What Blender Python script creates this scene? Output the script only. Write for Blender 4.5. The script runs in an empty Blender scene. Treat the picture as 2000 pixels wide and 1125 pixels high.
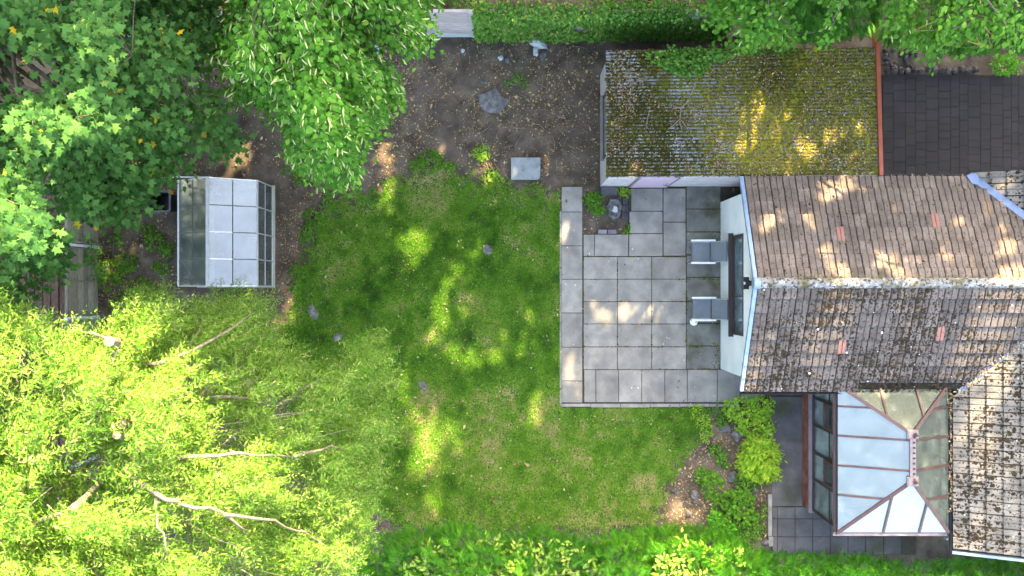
import bpy, bmesh, math, random
import numpy as np
from mathutils import Vector, Matrix, noise as mnoise

R = math.radians
rng = np.random.default_rng(7)
random.seed(7)
scene = bpy.context.scene
COL = scene.collection

# ------------------------------------------------------------------ camera
CAM_H = 24.0          # metres above the lawn, looking straight down
PPM = 74.0            # photo pixels per metre on the ground
cam_d = bpy.data.cameras.new('camera')
cam = bpy.data.objects.new('camera', cam_d)
COL.objects.link(cam)
cam.location = (0, 0, CAM_H)
cam.rotation_euler = (0, 0, 0)
cam_d.sensor_width = 36.0
cam_d.lens = 36.0 * CAM_H / (2000.0 / PPM)
cam_d.clip_start = 0.1
cam_d.clip_end = 500
scene.camera = cam

# ------------------------------------------------------------------ light
SUN_EL = 36.0
SUN_AZ = 14.0         # degrees from +Y towards +X
sdir = Vector((math.sin(R(SUN_AZ)) * math.cos(R(SUN_EL)), math.cos(R(SUN_AZ)) * math.cos(R(SUN_EL)), math.sin(R(SUN_EL))))
world = bpy.data.worlds.new('World')
scene.world = world
world.use_nodes = True
wn = world.node_tree
for n in list(wn.nodes):
    wn.nodes.remove(n)
sky = wn.nodes.new('ShaderNodeTexSky')
sky.sky_type = 'NISHITA'
sky.sun_disc = False
sky.sun_elevation = R(SUN_EL)
sky.sun_rotation = R(SUN_AZ)
sky.altitude = 100
sky.air_density = 1.0
sky.dust_density = 4.0
sky.ozone_density = 1.0
bg = wn.nodes.new('ShaderNodeBackground')
bg.inputs['Strength'].default_value = 0.15
wo = wn.nodes.new('ShaderNodeOutputWorld')
wn.links.new(sky.outputs[0], bg.inputs['Color'])
wn.links.new(bg.outputs[0], wo.inputs['Surface'])
sun_d = bpy.data.lights.new('sun', 'SUN')
sun_d.energy = 3.1
sun_d.angle = R(0.6)
sun_d.color = (1.0, 0.82, 0.55)
sun = bpy.data.objects.new('sun', sun_d)
COL.objects.link(sun)
sun.location = (10, 40, 40)
sun.rotation_euler = sdir.to_track_quat('Z', 'Y').to_euler()
scene.view_settings.view_transform = 'Standard'
scene.view_settings.look = 'None'
scene.view_settings.exposure = 3.55
scene.view_settings.gamma = 1.0
scene.view_settings.use_curve_mapping = False
scene.view_settings.use_white_balance = True
scene.view_settings.white_balance_temperature = 7800
scene.view_settings.white_balance_tint = 10
scene.render.engine = 'CYCLES'
scene.cycles.use_denoising = True
scene.cycles.max_bounces = 8
scene.cycles.transparent_max_bounces = 16
scene.cycles.caustics_reflective = False
scene.cycles.caustics_refractive = False

# ------------------------------------------------------------------ helpers
def P(px, py, z=0.0):
    k = (CAM_H - z) / CAM_H / PPM
    return Vector(((px - 1000.0) * k, (562.5 - py) * k, z))

def Pn(px, py, z):
    k = (CAM_H - z) / CAM_H / PPM
    return np.stack([(px - 1000.0) * k, (562.5 - py) * k, z], axis=-1)

def tag(o, label=None, cat=None, group=None, kind=None):
    if label: o['label'] = label
    if cat: o['category'] = cat
    if group: o['group'] = group
    if kind: o['kind'] = kind
    return o

def link(o, parent=None):
    COL.objects.link(o)
    if parent is not None:
        o.parent = parent
        o.matrix_parent_inverse = parent_inv(parent)
    return o

def parent_inv(p):
    m = Matrix.Translation(p.location) if p.rotation_euler.z == 0 else Matrix.LocRotScale(p.location, p.rotation_euler, None)
    q = p.parent
    return m.inverted() if q is None else m.inverted()

def thing(name, loc, label, cat, group=None):
    o = bpy.data.objects.new(name, None)
    o.empty_display_size = 0.2
    o.location = loc
    COL.objects.link(o)
    return tag(o, label, cat, group)

def mesh(name, v, f, mat, parent=None, smooth=False):
    me = bpy.data.meshes.new(name)
    me.from_pydata([tuple(p) for p in v], [], f)
    me.materials.append(mat)
    if smooth:
        me.polygons.foreach_set('use_smooth', [True] * len(me.polygons))
    me.update()
    o = bpy.data.objects.new(name, me)
    return link(o, parent)

class MB:
    def __init__(s):
        s.v = []; s.f = []
    def add(s, v, f):
        b = len(s.v)
        s.v += [tuple(p) for p in v]
        s.f += [tuple(i + b for i in q) for q in f]
        return s
    def box(s, x0, x1, y0, y1, z0, z1):
        v = [(x0, y0, z0), (x1, y0, z0), (x1, y1, z0), (x0, y1, z0), (x0, y0, z1), (x1, y0, z1), (x1, y1, z1), (x0, y1, z1)]
        return s.add(v, BOXF)
    def bbox(s, x0, x1, y0, y1, z0, z1, b=0.01):
        # box with a chamfered top edge
        v = [(x0, y0, z0), (x1, y0, z0), (x1, y1, z0), (x0, y1, z0),
             (x0, y0, z1 - b), (x1, y0, z1 - b), (x1, y1, z1 - b), (x0, y1, z1 - b),
             (x0 + b, y0 + b, z1), (x1 - b, y0 + b, z1), (x1 - b, y1 - b, z1), (x0 + b, y1 - b, z1)]
        f = [(3, 2, 1, 0)]
        for i in range(4):
            j = (i + 1) % 4
            f += [(i, j, j + 4, i + 4), (i + 4, j + 4, j + 8, i + 8)]
        f.append((8, 9, 10, 11))
        return s.add(v, f)
    def bar(s, a, b, w, h, up=(0, 0, 1)):
        # rectangular bar from a to b
        a = Vector(a); b = Vector(b); d = (b - a).normalized()
        u = Vector(up); sd = d.cross(u)
        if sd.length < 1e-4: sd = d.cross(Vector((1, 0, 0)))
        sd.normalize(); u = sd.cross(d).normalized()
        v = []
        for p in (a, b):
            for i, j in ((-1, -1), (1, -1), (1, 1), (-1, 1)):
                v.append(p + sd * (i * w / 2) + u * (j * h / 2))
        return s.add(v, [(0, 1, 2, 3), (7, 6, 5, 4), (0, 4, 5, 1), (1, 5, 6, 2), (2, 6, 7, 3), (3, 7, 4, 0)])
    def tube(s, pts, rad, n=6, cap=True):
        pts = [Vector(p) for p in pts]
        if not hasattr(rad, '__len__'): rad = [rad] * len(pts)
        b = len(s.v); vs = []; fs = []
        ref = Vector((0.31, 0.87, 0.21))
        for i, p in enumerate(pts):
            d = (pts[min(i + 1, len(pts) - 1)] - pts[max(i - 1, 0)]).normalized()
            x = d.cross(ref)
            if x.length < 1e-3: x = d.cross(Vector((1, 0, 0)))
            x.normalize(); y = d.cross(x)
            for k in range(n):
                a = 2 * math.pi * k / n
                vs.append(p + (x * math.cos(a) + y * math.sin(a)) * rad[i])
        for i in range(len(pts) - 1):
            for k in range(n):
                k2 = (k + 1) % n
                fs.append((i * n + k, i * n + k2, (i + 1) * n + k2, (i + 1) * n + k))
        if cap:
            fs.append(tuple(reversed(range(n))))
            fs.append(tuple((len(pts) - 1) * n + k for k in range(n)))
        return s.add(vs, fs)
    def poly(s, pts, thick, nrm=None):
        # a flat polygon extruded by thick along -normal
        pts = [Vector(p) for p in pts]
        if nrm is None:
            nrm = (pts[1] - pts[0]).cross(pts[2] - pts[0]).normalized()
        nrm = Vector(nrm); n = len(pts)
        v = pts + [p - nrm * thick for p in pts]
        f = [tuple(range(n)), tuple(reversed(range(n, 2 * n)))]
        for i in range(n):
            j = (i + 1) % n
            f.append((i, i + n, j + n, j))
        return s.add(v, f)
    def build(s, name, mat, parent=None, smooth=False):
        return mesh(name, s.v, s.f, mat, parent, smooth)

BOXF = [(3, 2, 1, 0), (4, 5, 6, 7), (0, 1, 5, 4), (1, 2, 6, 5), (2, 3, 7, 6), (3, 0, 4, 7)]

# value noise on arrays
_NG = np.random.default_rng(3).random((6, 128, 128))
def vnoise(x, y, k=0):
    xi = np.floor(x).astype(int); yi = np.floor(y).astype(int)
    fx = x - xi; fy = y - yi
    fx = fx * fx * (3 - 2 * fx); fy = fy * fy * (3 - 2 * fy)
    g = _NG[k]
    a = g[xi % 128, yi % 128]; b = g[(xi + 1) % 128, yi % 128]
    c = g[xi % 128, (yi + 1) % 128]; d = g[(xi + 1) % 128, (yi + 1) % 128]
    return (a * (1 - fx) + b * fx) * (1 - fy) + (c * (1 - fx) + d * fx) * fy
def fbm(x, y, k=0, o=3):
    s = 0; a = 0.5; t = 0
    for i in range(o):
        s = s + a * vnoise(x * 2 ** i + 13 * i, y * 2 ** i + 7 * i, (k + i) % 6); t += a; a *= 0.5
    return s / t

def in_poly(px, py, poly):
    px = np.asarray(px, float); py = np.asarray(py, float)
    r = np.zeros(px.shape, bool)
    n = len(poly)
    for i in range(n):
        x0, y0 = poly[i]; x1, y1 = poly[(i + 1) % n]
        if y0 == y1: continue
        c = ((y0 > py) != (y1 > py)) & (px < (x1 - x0) * (py - y0) / (y1 - y0) + x0)
        r ^= c
    return r

def edge_dist(px, py, poly):
    d = np.full(np.shape(px), 1e9)
    n = len(poly)
    for i in range(n):
        a = np.array(poly[i], float); b = np.array(poly[(i + 1) % n], float)
        ab = b - a; L = max((ab ** 2).sum(), 1e-9)
        t = np.clip(((px - a[0]) * ab[0] + (py - a[1]) * ab[1]) / L, 0, 1)
        d = np.minimum(d, np.hypot(px - a[0] - t * ab[0], py - a[1] - t * ab[1]))
    return d

def sample_poly(poly, n, r=rng):
    p = np.array(poly, float); lo = p.min(0); hi = p.max(0)
    xs = []; ys = []; got = 0
    while got < n:
        x = r.uniform(lo[0], hi[0], n); y = r.uniform(lo[1], hi[1], n)
        m = in_poly(x, y, poly)
        xs.append(x[m]); ys.append(y[m]); got += m.sum()
    return np.concatenate(xs)[:n], np.concatenate(ys)[:n]

def unit(a):
    return a / np.maximum(np.linalg.norm(a, axis=-1, keepdims=True), 1e-9)

def frames(fwd, nrm):
    # columns: side, forward, normal
    f = unit(fwd); s = unit(np.cross(f, nrm)); n = np.cross(s, f)
    return np.stack([s, f, n], axis=-1)

def bulk_data(name, tv, tf, Rm, T, S, mat, tint=None):
    tv = np.asarray(tv, np.float32); tf = np.asarray(tf, np.int32)
    N = len(T); k = len(tv)
    S = np.asarray(S, np.float32)
    if S.ndim == 1: S = np.repeat(S[:, None], 3, 1)
    loc = tv[None] * S[:, None, :]
    V = np.einsum('nij,nkj->nki', Rm.astype(np.float32), loc) + np.asarray(T, np.float32)[:, None, :]
    F = tf[None] + (np.arange(N, dtype=np.int32) * k)[:, None, None]
    me = bpy.data.meshes.new(name)
    me.vertices.add(N * k)
    me.vertices.foreach_set('co', V.reshape(-1))
    nf = N * len(tf); c = tf.shape[1]
    me.loops.add(nf * c)
    me.loops.foreach_set('vertex_index', F.reshape(-1))
    me.polygons.add(nf)
    me.polygons.foreach_set('loop_start', np.arange(0, nf * c, c, dtype=np.int32))
    me.polygons.foreach_set('loop_total', np.full(nf, c, dtype=np.int32))
    if tint is not None:
        at = me.attributes.new('tint', 'FLOAT', 'POINT')
        at.data.foreach_set('value', np.repeat(np.asarray(tint, np.float32), k))
    me.materials.append(mat)
    me.update(calc_edges=True)
    return me

def bulk(name, tv, tf, Rm, T, S, mat, parent=None, tint=None, stuff=True):
    o = bpy.data.objects.new(name, bulk_data(name, tv, tf, Rm, T, S, mat, tint))
    if stuff: o['kind'] = 'stuff'
    return link(o, parent)

# ------------------------------------------------------------------ materials
def newmat(name):
    m = bpy.data.materials.new(name); m.use_nodes = True
    nt = m.node_tree
    for n in list(nt.nodes): nt.nodes.remove(n)
    out = nt.nodes.new('ShaderNodeOutputMaterial')
    return m, nt, out

def rgba(c): return (c[0], c[1], c[2], 1.0)

def nodes_noise(nt, scale, detail=4, rough=0.6, vec=None):
    n = nt.nodes.new('ShaderNodeTexNoise')
    n.inputs['Scale'].default_value = scale; n.inputs['Detail'].default_value = detail; n.inputs['Roughness'].default_value = rough
    if vec is None:
        g = nt.nodes.new('ShaderNodeNewGeometry'); vec = g.outputs['Position']
    nt.links.new(vec, n.inputs['Vector'])
    return n.outputs['Fac']

def nodes_ramp(nt, fac, stops):
    r = nt.nodes.new('ShaderNodeValToRGB')
    e = r.color_ramp.elements
    while len(e) > 1: e.remove(e[-1])
    e[0].position = stops[0][0]; e[0].color = rgba(stops[0][1])
    for p, c in stops[1:]:
        q = e.new(p); q.color = rgba(c)
    nt.links.new(fac, r.inputs[0])
    return r.outputs[0]

def nodes_mix(nt, fac, a, b, typ='MIX'):
    m = nt.nodes.new('ShaderNodeMix'); m.data_type = 'RGBA'; m.blend_type = typ
    if hasattr(fac, 'links'): nt.links.new(fac, m.inputs[0])
    else: m.inputs[0].default_value = fac
    for s, x in ((m.inputs[6], a), (m.inputs[7], b)):
        if hasattr(x, 'links'): nt.links.new(x, s)
        else: s.default_value = rgba(x)
    return m.outputs[2]

def pmat(name, stops, scale=3.0, rough=0.85, bump=0.0, bscale=60.0, speck=None, patch=None, rnd=0.0, metal=0.0, spec=0.3, detail=5, stretch=None):
    """stops: colour ramp over world-space noise; speck=(scale, threshold, colour, width); patch likewise; rnd = per-object brightness jitter"""
    m, nt, out = newmat(name)
    b = nt.nodes.new('ShaderNodeBsdfPrincipled')
    vec = None
    if stretch:
        g = nt.nodes.new('ShaderNodeNewGeometry'); mp = nt.nodes.new('ShaderNodeMapping')
        mp.inputs['Scale'].default_value = stretch
        nt.links.new(g.outputs['Position'], mp.inputs['Vector']); vec = mp.outputs[0]
    if len(stops) == 1:
        col = nodes_ramp(nt, nodes_noise(nt, scale, vec=vec), [(0.2, [c * 0.85 for c in stops[0]]), (0.8, [min(1, c * 1.12) for c in stops[0]])])
    else:
        n = len(stops)
        col = nodes_ramp(nt, nodes_noise(nt, scale, detail, vec=vec), [(0.28 + 0.44 * i / (n - 1), c) for i, c in enumerate(stops)])
    for sp in (patch, speck):
        if sp:
            sc, th, c, w = sp
            f = nodes_ramp(nt, nodes_noise(nt, sc, 3, 0.55), [(max(0, th - w), (0, 0, 0)), (min(1, th + w), (1, 1, 1))])
            col = nodes_mix(nt, f, col, c)
    if rnd:
        oi = nt.nodes.new('ShaderNodeObjectInfo')
        v = nodes_ramp(nt, oi.outputs['Random'], [(0, (1 - rnd,) * 3), (1, (1 + rnd,) * 3)])
        col = nodes_mix(nt, 1.0, col, v, 'MULTIPLY')
    nt.links.new(col, b.inputs['Base Color'])
    b.inputs['Roughness'].default_value = rough
    b.inputs['Metallic'].default_value = metal
    b.inputs['Specular IOR Level'].default_value = spec
    if bump:
        bp = nt.nodes.new('ShaderNodeBump')
        bp.inputs['Strength'].default_value = bump; bp.inputs['Distance'].default_value = 0.02
        nt.links.new(nodes_noise(nt, bscale, 4), bp.inputs['Height'])
        nt.links.new(bp.outputs[0], b.inputs['Normal'])
    nt.links.new(b.outputs[0], out.inputs[0])
    return m

def leafmat(name, stops, trans=0.35, rough=0.5, spec=0.25, tcol=None):
    m, nt, out = newmat(name)
    a = nt.nodes.new('ShaderNodeAttribute'); a.attribute_name = 'tint'
    col = nodes_ramp(nt, a.outputs['Fac'], stops)
    b = nt.nodes.new('ShaderNodeBsdfPrincipled')
    nt.links.new(col, b.inputs['Base Color'])
    b.inputs['Roughness'].default_value = rough
    b.inputs['Specular IOR Level'].default_value = spec * 0.4
    t = nt.nodes.new('ShaderNodeBsdfTranslucent')
    tc = nodes_mix(nt, 1.0, col, tcol or (1.15, 1.1, 0.5), 'MULTIPLY')
    nt.links.new(tc, t.inputs['Color'])
    mx = nt.nodes.new('ShaderNodeMixShader'); mx.inputs[0].default_value = trans
    nt.links.new(b.outputs[0], mx.inputs[1]); nt.links.new(t.outputs[0], mx.inputs[2])
    nt.links.new(mx.outputs[0], out.inputs[0])
    return m

def glassmat(name, tint, refl, dif=0.1, dcol=(0.5, 0.55, 0.5), rough=0.03, nscale=3.0, ior=1.5):
    # coated pane: part mirror, part clear, a little grime
    m, nt, out = newmat(name)
    tr = nt.nodes.new('ShaderNodeBsdfTransparent'); tr.inputs[0].default_value = rgba(tint)
    df = nt.nodes.new('ShaderNodeBsdfDiffuse'); df.inputs[0].default_value = rgba(dcol)
    gl = nt.nodes.new('ShaderNodeBsdfGlossy'); gl.inputs['Roughness'].default_value = rough
    gl.inputs[0].default_value = (0.95, 0.97, 1, 1)
    m1 = nt.nodes.new('ShaderNodeMixShader')
    f = nodes_ramp(nt, nodes_noise(nt, nscale, 8, 0.7), [(0.32, (dif * 0.35,) * 3), (0.55, (dif,) * 3), (0.72, (min(1, dif * 2.4),) * 3)])
    nt.links.new(f, m1.inputs[0]); nt.links.new(tr.outputs[0], m1.inputs[1]); nt.links.new(df.outputs[0], m1.inputs[2])
    lw = nt.nodes.new('ShaderNodeFresnel'); lw.inputs[0].default_value = ior
    ad = nt.nodes.new('ShaderNodeMath'); ad.operation = 'ADD'; ad.inputs[1].default_value = refl; ad.use_clamp = True
    nt.links.new(lw.outputs[0], ad.inputs[0])
    m2 = nt.nodes.new('ShaderNodeMixShader')
    wv = nodes_ramp(nt, nodes_noise(nt, 1.7, 6, 0.65), [(0.3, (0.72,) * 3), (0.7, (1.0,) * 3)])
    mu = nt.nodes.new('ShaderNodeMath'); mu.operation = 'MULTIPLY'
    nt.links.new(ad.outputs[0], mu.inputs[0]); nt.links.new(wv, mu.inputs[1])
    nt.links.new(mu.outputs[0], m2.inputs[0]); nt.links.new(m1.outputs[0], m2.inputs[1]); nt.links.new(gl.outputs[0], m2.inputs[2])
    nt.links.new(m2.outputs[0], out.inputs[0])
    return m

MT = {}
MT['soil'] = pmat('soil', [(0.028, 0.022, 0.016), (0.08, 0.064, 0.047), (0.16, 0.13, 0.098)], 2.2, 0.95, 0.8, 45, speck=(38, 0.68, (0.20, 0.15, 0.10), 0.04), patch=(0.7, 0.62, (0.11, 0.09, 0.075), 0.12), detail=8)
MT['turf'] = pmat('turf', [(0.02, 0.05, 0.010), (0.045, 0.09, 0.016), (0.09, 0.10, 0.04)], 3.0, 0.95, 0.6, 60)
MT['slab'] = pmat('slab', [(0.155, 0.151, 0.136), (0.215, 0.209, 0.188), (0.27, 0.26, 0.232)], 2.6, 0.85, 0.25, 90, speck=(42, 0.68, (0.07, 0.066, 0.06), 0.05), patch=(1.4, 0.60, (0.14, 0.136, 0.128), 0.12), rnd=0.12, detail=9)
MT['slab_mossy'] = pmat('slab_mossy', [(0.085, 0.09, 0.08), (0.14, 0.142, 0.13), (0.195, 0.195, 0.18)], 2.2, 0.9, 0.3, 80, patch=(1.6, 0.60, (0.07, 0.075, 0.045), 0.1), rnd=0.12, detail=9)
MT['joint'] = pmat('joint', [(0.03, 0.028, 0.022), (0.06, 0.055, 0.04)], 8, 0.95, 0.3, 50)
MT['paver'] = pmat('paver', [(0.0085, 0.009, 0.0125), (0.0145, 0.0155, 0.021), (0.023, 0.0235, 0.029)], 2.5, 0.8, 0.3, 90, patch=(0.9, 0.68, (0.024, 0.021, 0.019), 0.15), rnd=0.08, detail=9)
MT['concrete_dark'] = pmat('concrete_dark', [(0.055, 0.055, 0.06), (0.085, 0.085, 0.09), (0.12, 0.12, 0.125)], 2.0, 0.9, 0.35, 70, speck=(30, 0.7, (0.2, 0.2, 0.19), 0.04), patch=(1.2, 0.62, (0.05, 0.055, 0.03), 0.1), detail=9)
MT['kerb'] = pmat('kerb', [(0.15, 0.15, 0.14), (0.28, 0.27, 0.26)], 5, 0.9, 0.4, 60)
MT['render'] = pmat('white_render', [(0.56, 0.62, 0.62), (0.65, 0.70, 0.69), (0.72, 0.75, 0.74)], 1.5, 0.9, 0.35, 55)
MT['garage_render'] = pmat('garage_render', [(0.36, 0.34, 0.36), (0.5, 0.46, 0.48), (0.58, 0.55, 0.57)], 3, 0.9, 0.6, 50)
MT['pink'] = pmat('pink_paint', [(0.45, 0.33, 0.45), (0.52, 0.40, 0.50)], 3, 0.6)
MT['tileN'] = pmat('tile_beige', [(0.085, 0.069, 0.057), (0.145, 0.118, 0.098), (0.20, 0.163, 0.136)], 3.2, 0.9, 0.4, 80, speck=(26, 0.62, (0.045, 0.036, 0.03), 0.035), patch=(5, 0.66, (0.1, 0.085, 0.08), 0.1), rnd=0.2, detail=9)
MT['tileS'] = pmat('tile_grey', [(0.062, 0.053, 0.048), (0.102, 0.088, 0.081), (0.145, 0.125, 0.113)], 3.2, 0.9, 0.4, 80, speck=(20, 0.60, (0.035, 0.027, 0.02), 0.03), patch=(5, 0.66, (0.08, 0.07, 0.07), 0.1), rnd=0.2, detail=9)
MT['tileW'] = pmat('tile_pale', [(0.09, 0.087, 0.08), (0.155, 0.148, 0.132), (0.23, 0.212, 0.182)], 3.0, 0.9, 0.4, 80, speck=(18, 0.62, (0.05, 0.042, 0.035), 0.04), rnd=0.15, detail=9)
MT['tile_pink'] = pmat('tile_pink', [(0.22, 0.105, 0.085), (0.30, 0.15, 0.12)], 8, 0.85, 0.3, 60, speck=(30, 0.7, (0.12, 0.08, 0.07), 0.04))
MT['under'] = pmat('roof_underlay', [(0.012, 0.011, 0.01), (0.03, 0.026, 0.022)], 8, 0.95)
MT['ridge'] = pmat('ridge_mortar', [(0.12, 0.12, 0.115), (0.22, 0.225, 0.225), (0.40, 0.40, 0.39)], 9, 0.9, 0.8, 40, speck=(17, 0.55, (0.045, 0.04, 0.03), 0.04), patch=(2.5, 0.58, (0.10, 0.085, 0.03), 0.08), detail=8)
MT['moss_and_lap_shade'] = pmat('moss_and_lap_shade', [(0.012, 0.009, 0.006), (0.026, 0.019, 0.010), (0.05, 0.036, 0.016)], 12, 1.0, 0.5, 90, rnd=0.1)  # roof moss, and the lap rows that stand in for shadow lines
MT['moss'] = leafmat('moss', [(0, (0.040, 0.036, 0.012)), (0.35, (0.088, 0.088, 0.018)), (0.7, (0.165, 0.165, 0.022)), (1, (0.27, 0.245, 0.035))], 0.15, 0.95, 0.05)
MT['blue_trim'] = pmat('blue_trim', [(0.14, 0.21, 0.32), (0.19, 0.28, 0.41)], 4, 0.35, spec=0.5)
MT['lead'] = pmat('lead_flashing', [(0.07, 0.12, 0.22), (0.12, 0.19, 0.32)], 6, 0.4, 0.3, 30, metal=0.1)
MT['black'] = pmat('black_plastic', [(0.008, 0.009, 0.011), (0.016, 0.017, 0.02)], 6, 0.4, spec=0.5)
MT['dark_frame'] = pmat('dark_brown_frame', [(0.020, 0.012, 0.012), (0.032, 0.018, 0.018)], 5, 0.35, spec=0.5)
MT['brown_frame'] = pmat('red_brown_frame', [(0.05, 0.024, 0.022), (0.085, 0.042, 0.037)], 5, 0.4, 0.1, 40, spec=0.5)
MT['plum'] = pmat('plum_trim', [(0.15, 0.125, 0.135), (0.21, 0.18, 0.19)], 5, 0.45)
MT['redwood'] = pmat('red_timber', [(0.11, 0.03, 0.02), (0.19, 0.06, 0.04), (0.26, 0.14, 0.12)], 5, 0.8, 0.4, 40, stretch=(6, 0.8, 1), rnd=0.2)
MT['fascia_red'] = pmat('red_fascia', [(0.22, 0.05, 0.025), (0.33, 0.085, 0.045)], 3, 0.6, 0.2, 40)
MT['corr'] = pmat('cement_sheet', [(0.10, 0.105, 0.10), (0.17, 0.175, 0.175), (0.30, 0.305, 0.31)], 2.5, 0.85, 0.3, 60, speck=(14, 0.62, (0.09, 0.085, 0.06), 0.05), detail=9)
MT['alu'] = pmat('aluminium', [(0.5, 0.52, 0.54), (0.62, 0.64, 0.66)], 8, 0.4, metal=0.6, spec=0.5)
MT['alu_white'] = pmat('white_metal', [(0.55, 0.6, 0.6), (0.66, 0.70, 0.70)], 8, 0.45, spec=0.5)
MT['timber_cream'] = pmat('cream_timber', [(0.30, 0.30, 0.22), (0.42, 0.42, 0.33)], 4, 0.8, 0.3, 50)
MT['glass'] = glassmat('greenhouse_glass', (0.70, 0.80, 0.77), 0.09, 0.26, (0.22, 0.26, 0.26), 0.07)
MT['roofglass'] = glassmat('conservatory_glass', (0.58, 0.70, 0.62), 0.21, 0.24, (0.26, 0.32, 0.26), 0.16)
MT['winglass'] = glassmat('window_glass', (0.75, 0.82, 0.82), 0.25, 0.06, (0.4, 0.5, 0.5), 0.02)
MT['sideglass'] = glassmat('side_glass', (0.93, 0.96, 0.96), 0.01, 0.03, (0.4, 0.5, 0.5), 0.02, ior=1.12)
MT['interior'] = pmat('pale_interior', [(0.45, 0.5, 0.48), (0.6, 0.64, 0.6)], 2, 0.9)
MT['interior_dark'] = pmat('dark_interior', [(0.02, 0.022, 0.024), (0.05, 0.05, 0.05)], 2, 0.9)
MT['curtain'] = pmat('blind', [(0.34, 0.48, 0.56), (0.5, 0.64, 0.7)], 3, 0.9, stretch=(1, 14, 1))
MT['blind_white'] = pmat('white_blind', [(0.68, 0.76, 0.76), (0.80, 0.84, 0.83)], 2, 0.9)
MT['sling'] = pmat('grey_sling', [(0.11, 0.14, 0.16), (0.16, 0.19, 0.21)], 3, 0.8, 0.2, 200)
MT['chairframe'] = pmat('chair_frame', [(0.30, 0.34, 0.33), (0.42, 0.46, 0.45)], 5, 0.4, metal=0.3, spec=0.5)
MT['dark_metal'] = pmat('dark_metal', [(0.06, 0.07, 0.07), (0.1, 0.11, 0.11)], 5, 0.5)
MT['white'] = pmat('white_plastic', [(0.72, 0.78, 0.78), (0.82, 0.85, 0.85)], 5, 0.4, spec=0.5)
MT['grime'] = pmat('grey_grime', [(0.1, 0.13, 0.14), (0.3, 0.33, 0.34)], 20, 0.7)
MT['bark'] = pmat('bark', [(0.05, 0.04, 0.03), (0.10, 0.08, 0.06), (0.17, 0.14, 0.11)], 6, 0.95, 0.8, 30, stretch=(1, 1, 0.3))
MT['bark_pale'] = pmat('pale_bark', [(0.07, 0.06, 0.045), (0.16, 0.14, 0.10), (0.27, 0.24, 0.18)], 9, 0.95, 1.0, 30, detail=8)
MT['twig'] = pmat('twig', [(0.16, 0.13, 0.09), (0.30, 0.25, 0.19)], 8, 0.9)
MT['stone'] = pmat('stone', [(0.05, 0.05, 0.05), (0.10, 0.10, 0.10), (0.19, 0.19, 0.19)], 7, 0.9, 0.6, 40, rnd=0.2, detail=8)
MT['stone_dark'] = pmat('dark_stone', [(0.025, 0.026, 0.03), (0.05, 0.05, 0.055), (0.09, 0.09, 0.09)], 7, 0.9, 0.6, 40, rnd=0.3)
MT['slate'] = pmat('slate', [(0.13, 0.16, 0.17), (0.2, 0.235, 0.245), (0.27, 0.30, 0.30)], 4, 0.7, 0.3, 50, speck=(14, 0.7, (0.05, 0.05, 0.05), 0.04), detail=8)
MT['brick'] = pmat('brick', [(0.28, 0.12, 0.075), (0.40, 0.20, 0.13)], 10, 0.9, 0.5, 60, rnd=0.2)
MT['brick_grey'] = pmat('grey_brick', [(0.13, 0.13, 0.16), (0.19, 0.19, 0.22)], 10, 0.9, 0.5, 60, rnd=0.2)
MT['stump'] = pmat('stump_wood', [(0.05, 0.055, 0.06), (0.11, 0.115, 0.12), (0.22, 0.22, 0.22)], 9, 0.9, 0.8, 40, detail=8)
MT['stump_pale'] = pmat('stump_pale', [(0.32, 0.31, 0.31), (0.45, 0.44, 0.43)], 9, 0.9, 0.5, 40)
MT['fence_grey'] = pmat('weathered_board', [(0.10, 0.095, 0.075), (0.17, 0.16, 0.125), (0.25, 0.24, 0.19)], 6, 0.9, 0.5, 40, rnd=0.25, stretch=(8, 1, 8))
MT['fence_pink'] = pmat('pale_board', [(0.32, 0.25, 0.24), (0.43, 0.37, 0.37), (0.50, 0.46, 0.47)], 4, 0.9, 0.4, 40, rnd=0.15, stretch=(1, 6, 6))
MT['gravelboard'] = pmat('concrete_board', [(0.33, 0.38, 0.41), (0.44, 0.50, 0.54)], 3, 0.85, 0.2, 50)
MT['fence_brown'] = pmat('brown_board', [(0.035, 0.022, 0.017), (0.07, 0.045, 0.035), (0.12, 0.085, 0.07)], 6, 0.9, 0.5, 40, rnd=0.3, stretch=(8, 1, 8))

MT['l_maple'] = leafmat('maple_leaf', [(0, (0.018, 0.062, 0.013)), (0.4, (0.038, 0.12, 0.027)), (0.8, (0.078, 0.19, 0.045)), (0.93, (0.12, 0.22, 0.04)), (1, (0.30, 0.24, 0.02))], 0.28, 0.6, 0.2)
MT['l_lime'] = leafmat('lime_leaf', [(0, (0.025, 0.10, 0.010)), (0.5, (0.055, 0.19, 0.018)), (0.85, (0.10, 0.27, 0.03)), (1, (0.17, 0.33, 0.04))], 0.35, 0.45, 0.3)
MT['l_bract'] = leafmat('lime_bract', [(0, (0.25, 0.36, 0.12)), (1, (0.48, 0.52, 0.26))], 0.3, 0.6, 0.2)
MT['l_willow'] = leafmat('willow_leaf', [(0, (0.046, 0.145, 0.012)), (0.5, (0.122, 0.265, 0.030)), (0.85, (0.235, 0.36, 0.07)), (1, (0.40, 0.45, 0.15))], 0.38, 0.5, 0.25)
MT['l_conifer'] = leafmat('conifer_frond', [(0, (0.018, 0.09, 0.016)), (0.5, (0.045, 0.19, 0.028)), (1, (0.10, 0.31, 0.04))], 0.25, 0.55, 0.25)
MT['l_hedge'] = leafmat('hedge_frond', [(0, (0.022, 0.13, 0.014)), (0.5, (0.068, 0.30, 0.022)), (1, (0.18, 0.45, 0.035))], 0.28, 0.5, 0.25)
MT['l_gold'] = leafmat('golden_leaf', [(0, (0.05, 0.20, 0.02)), (0.5, (0.13, 0.30, 0.03)), (1, (0.36, 0.42, 0.10))], 0.3, 0.5, 0.3)
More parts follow.
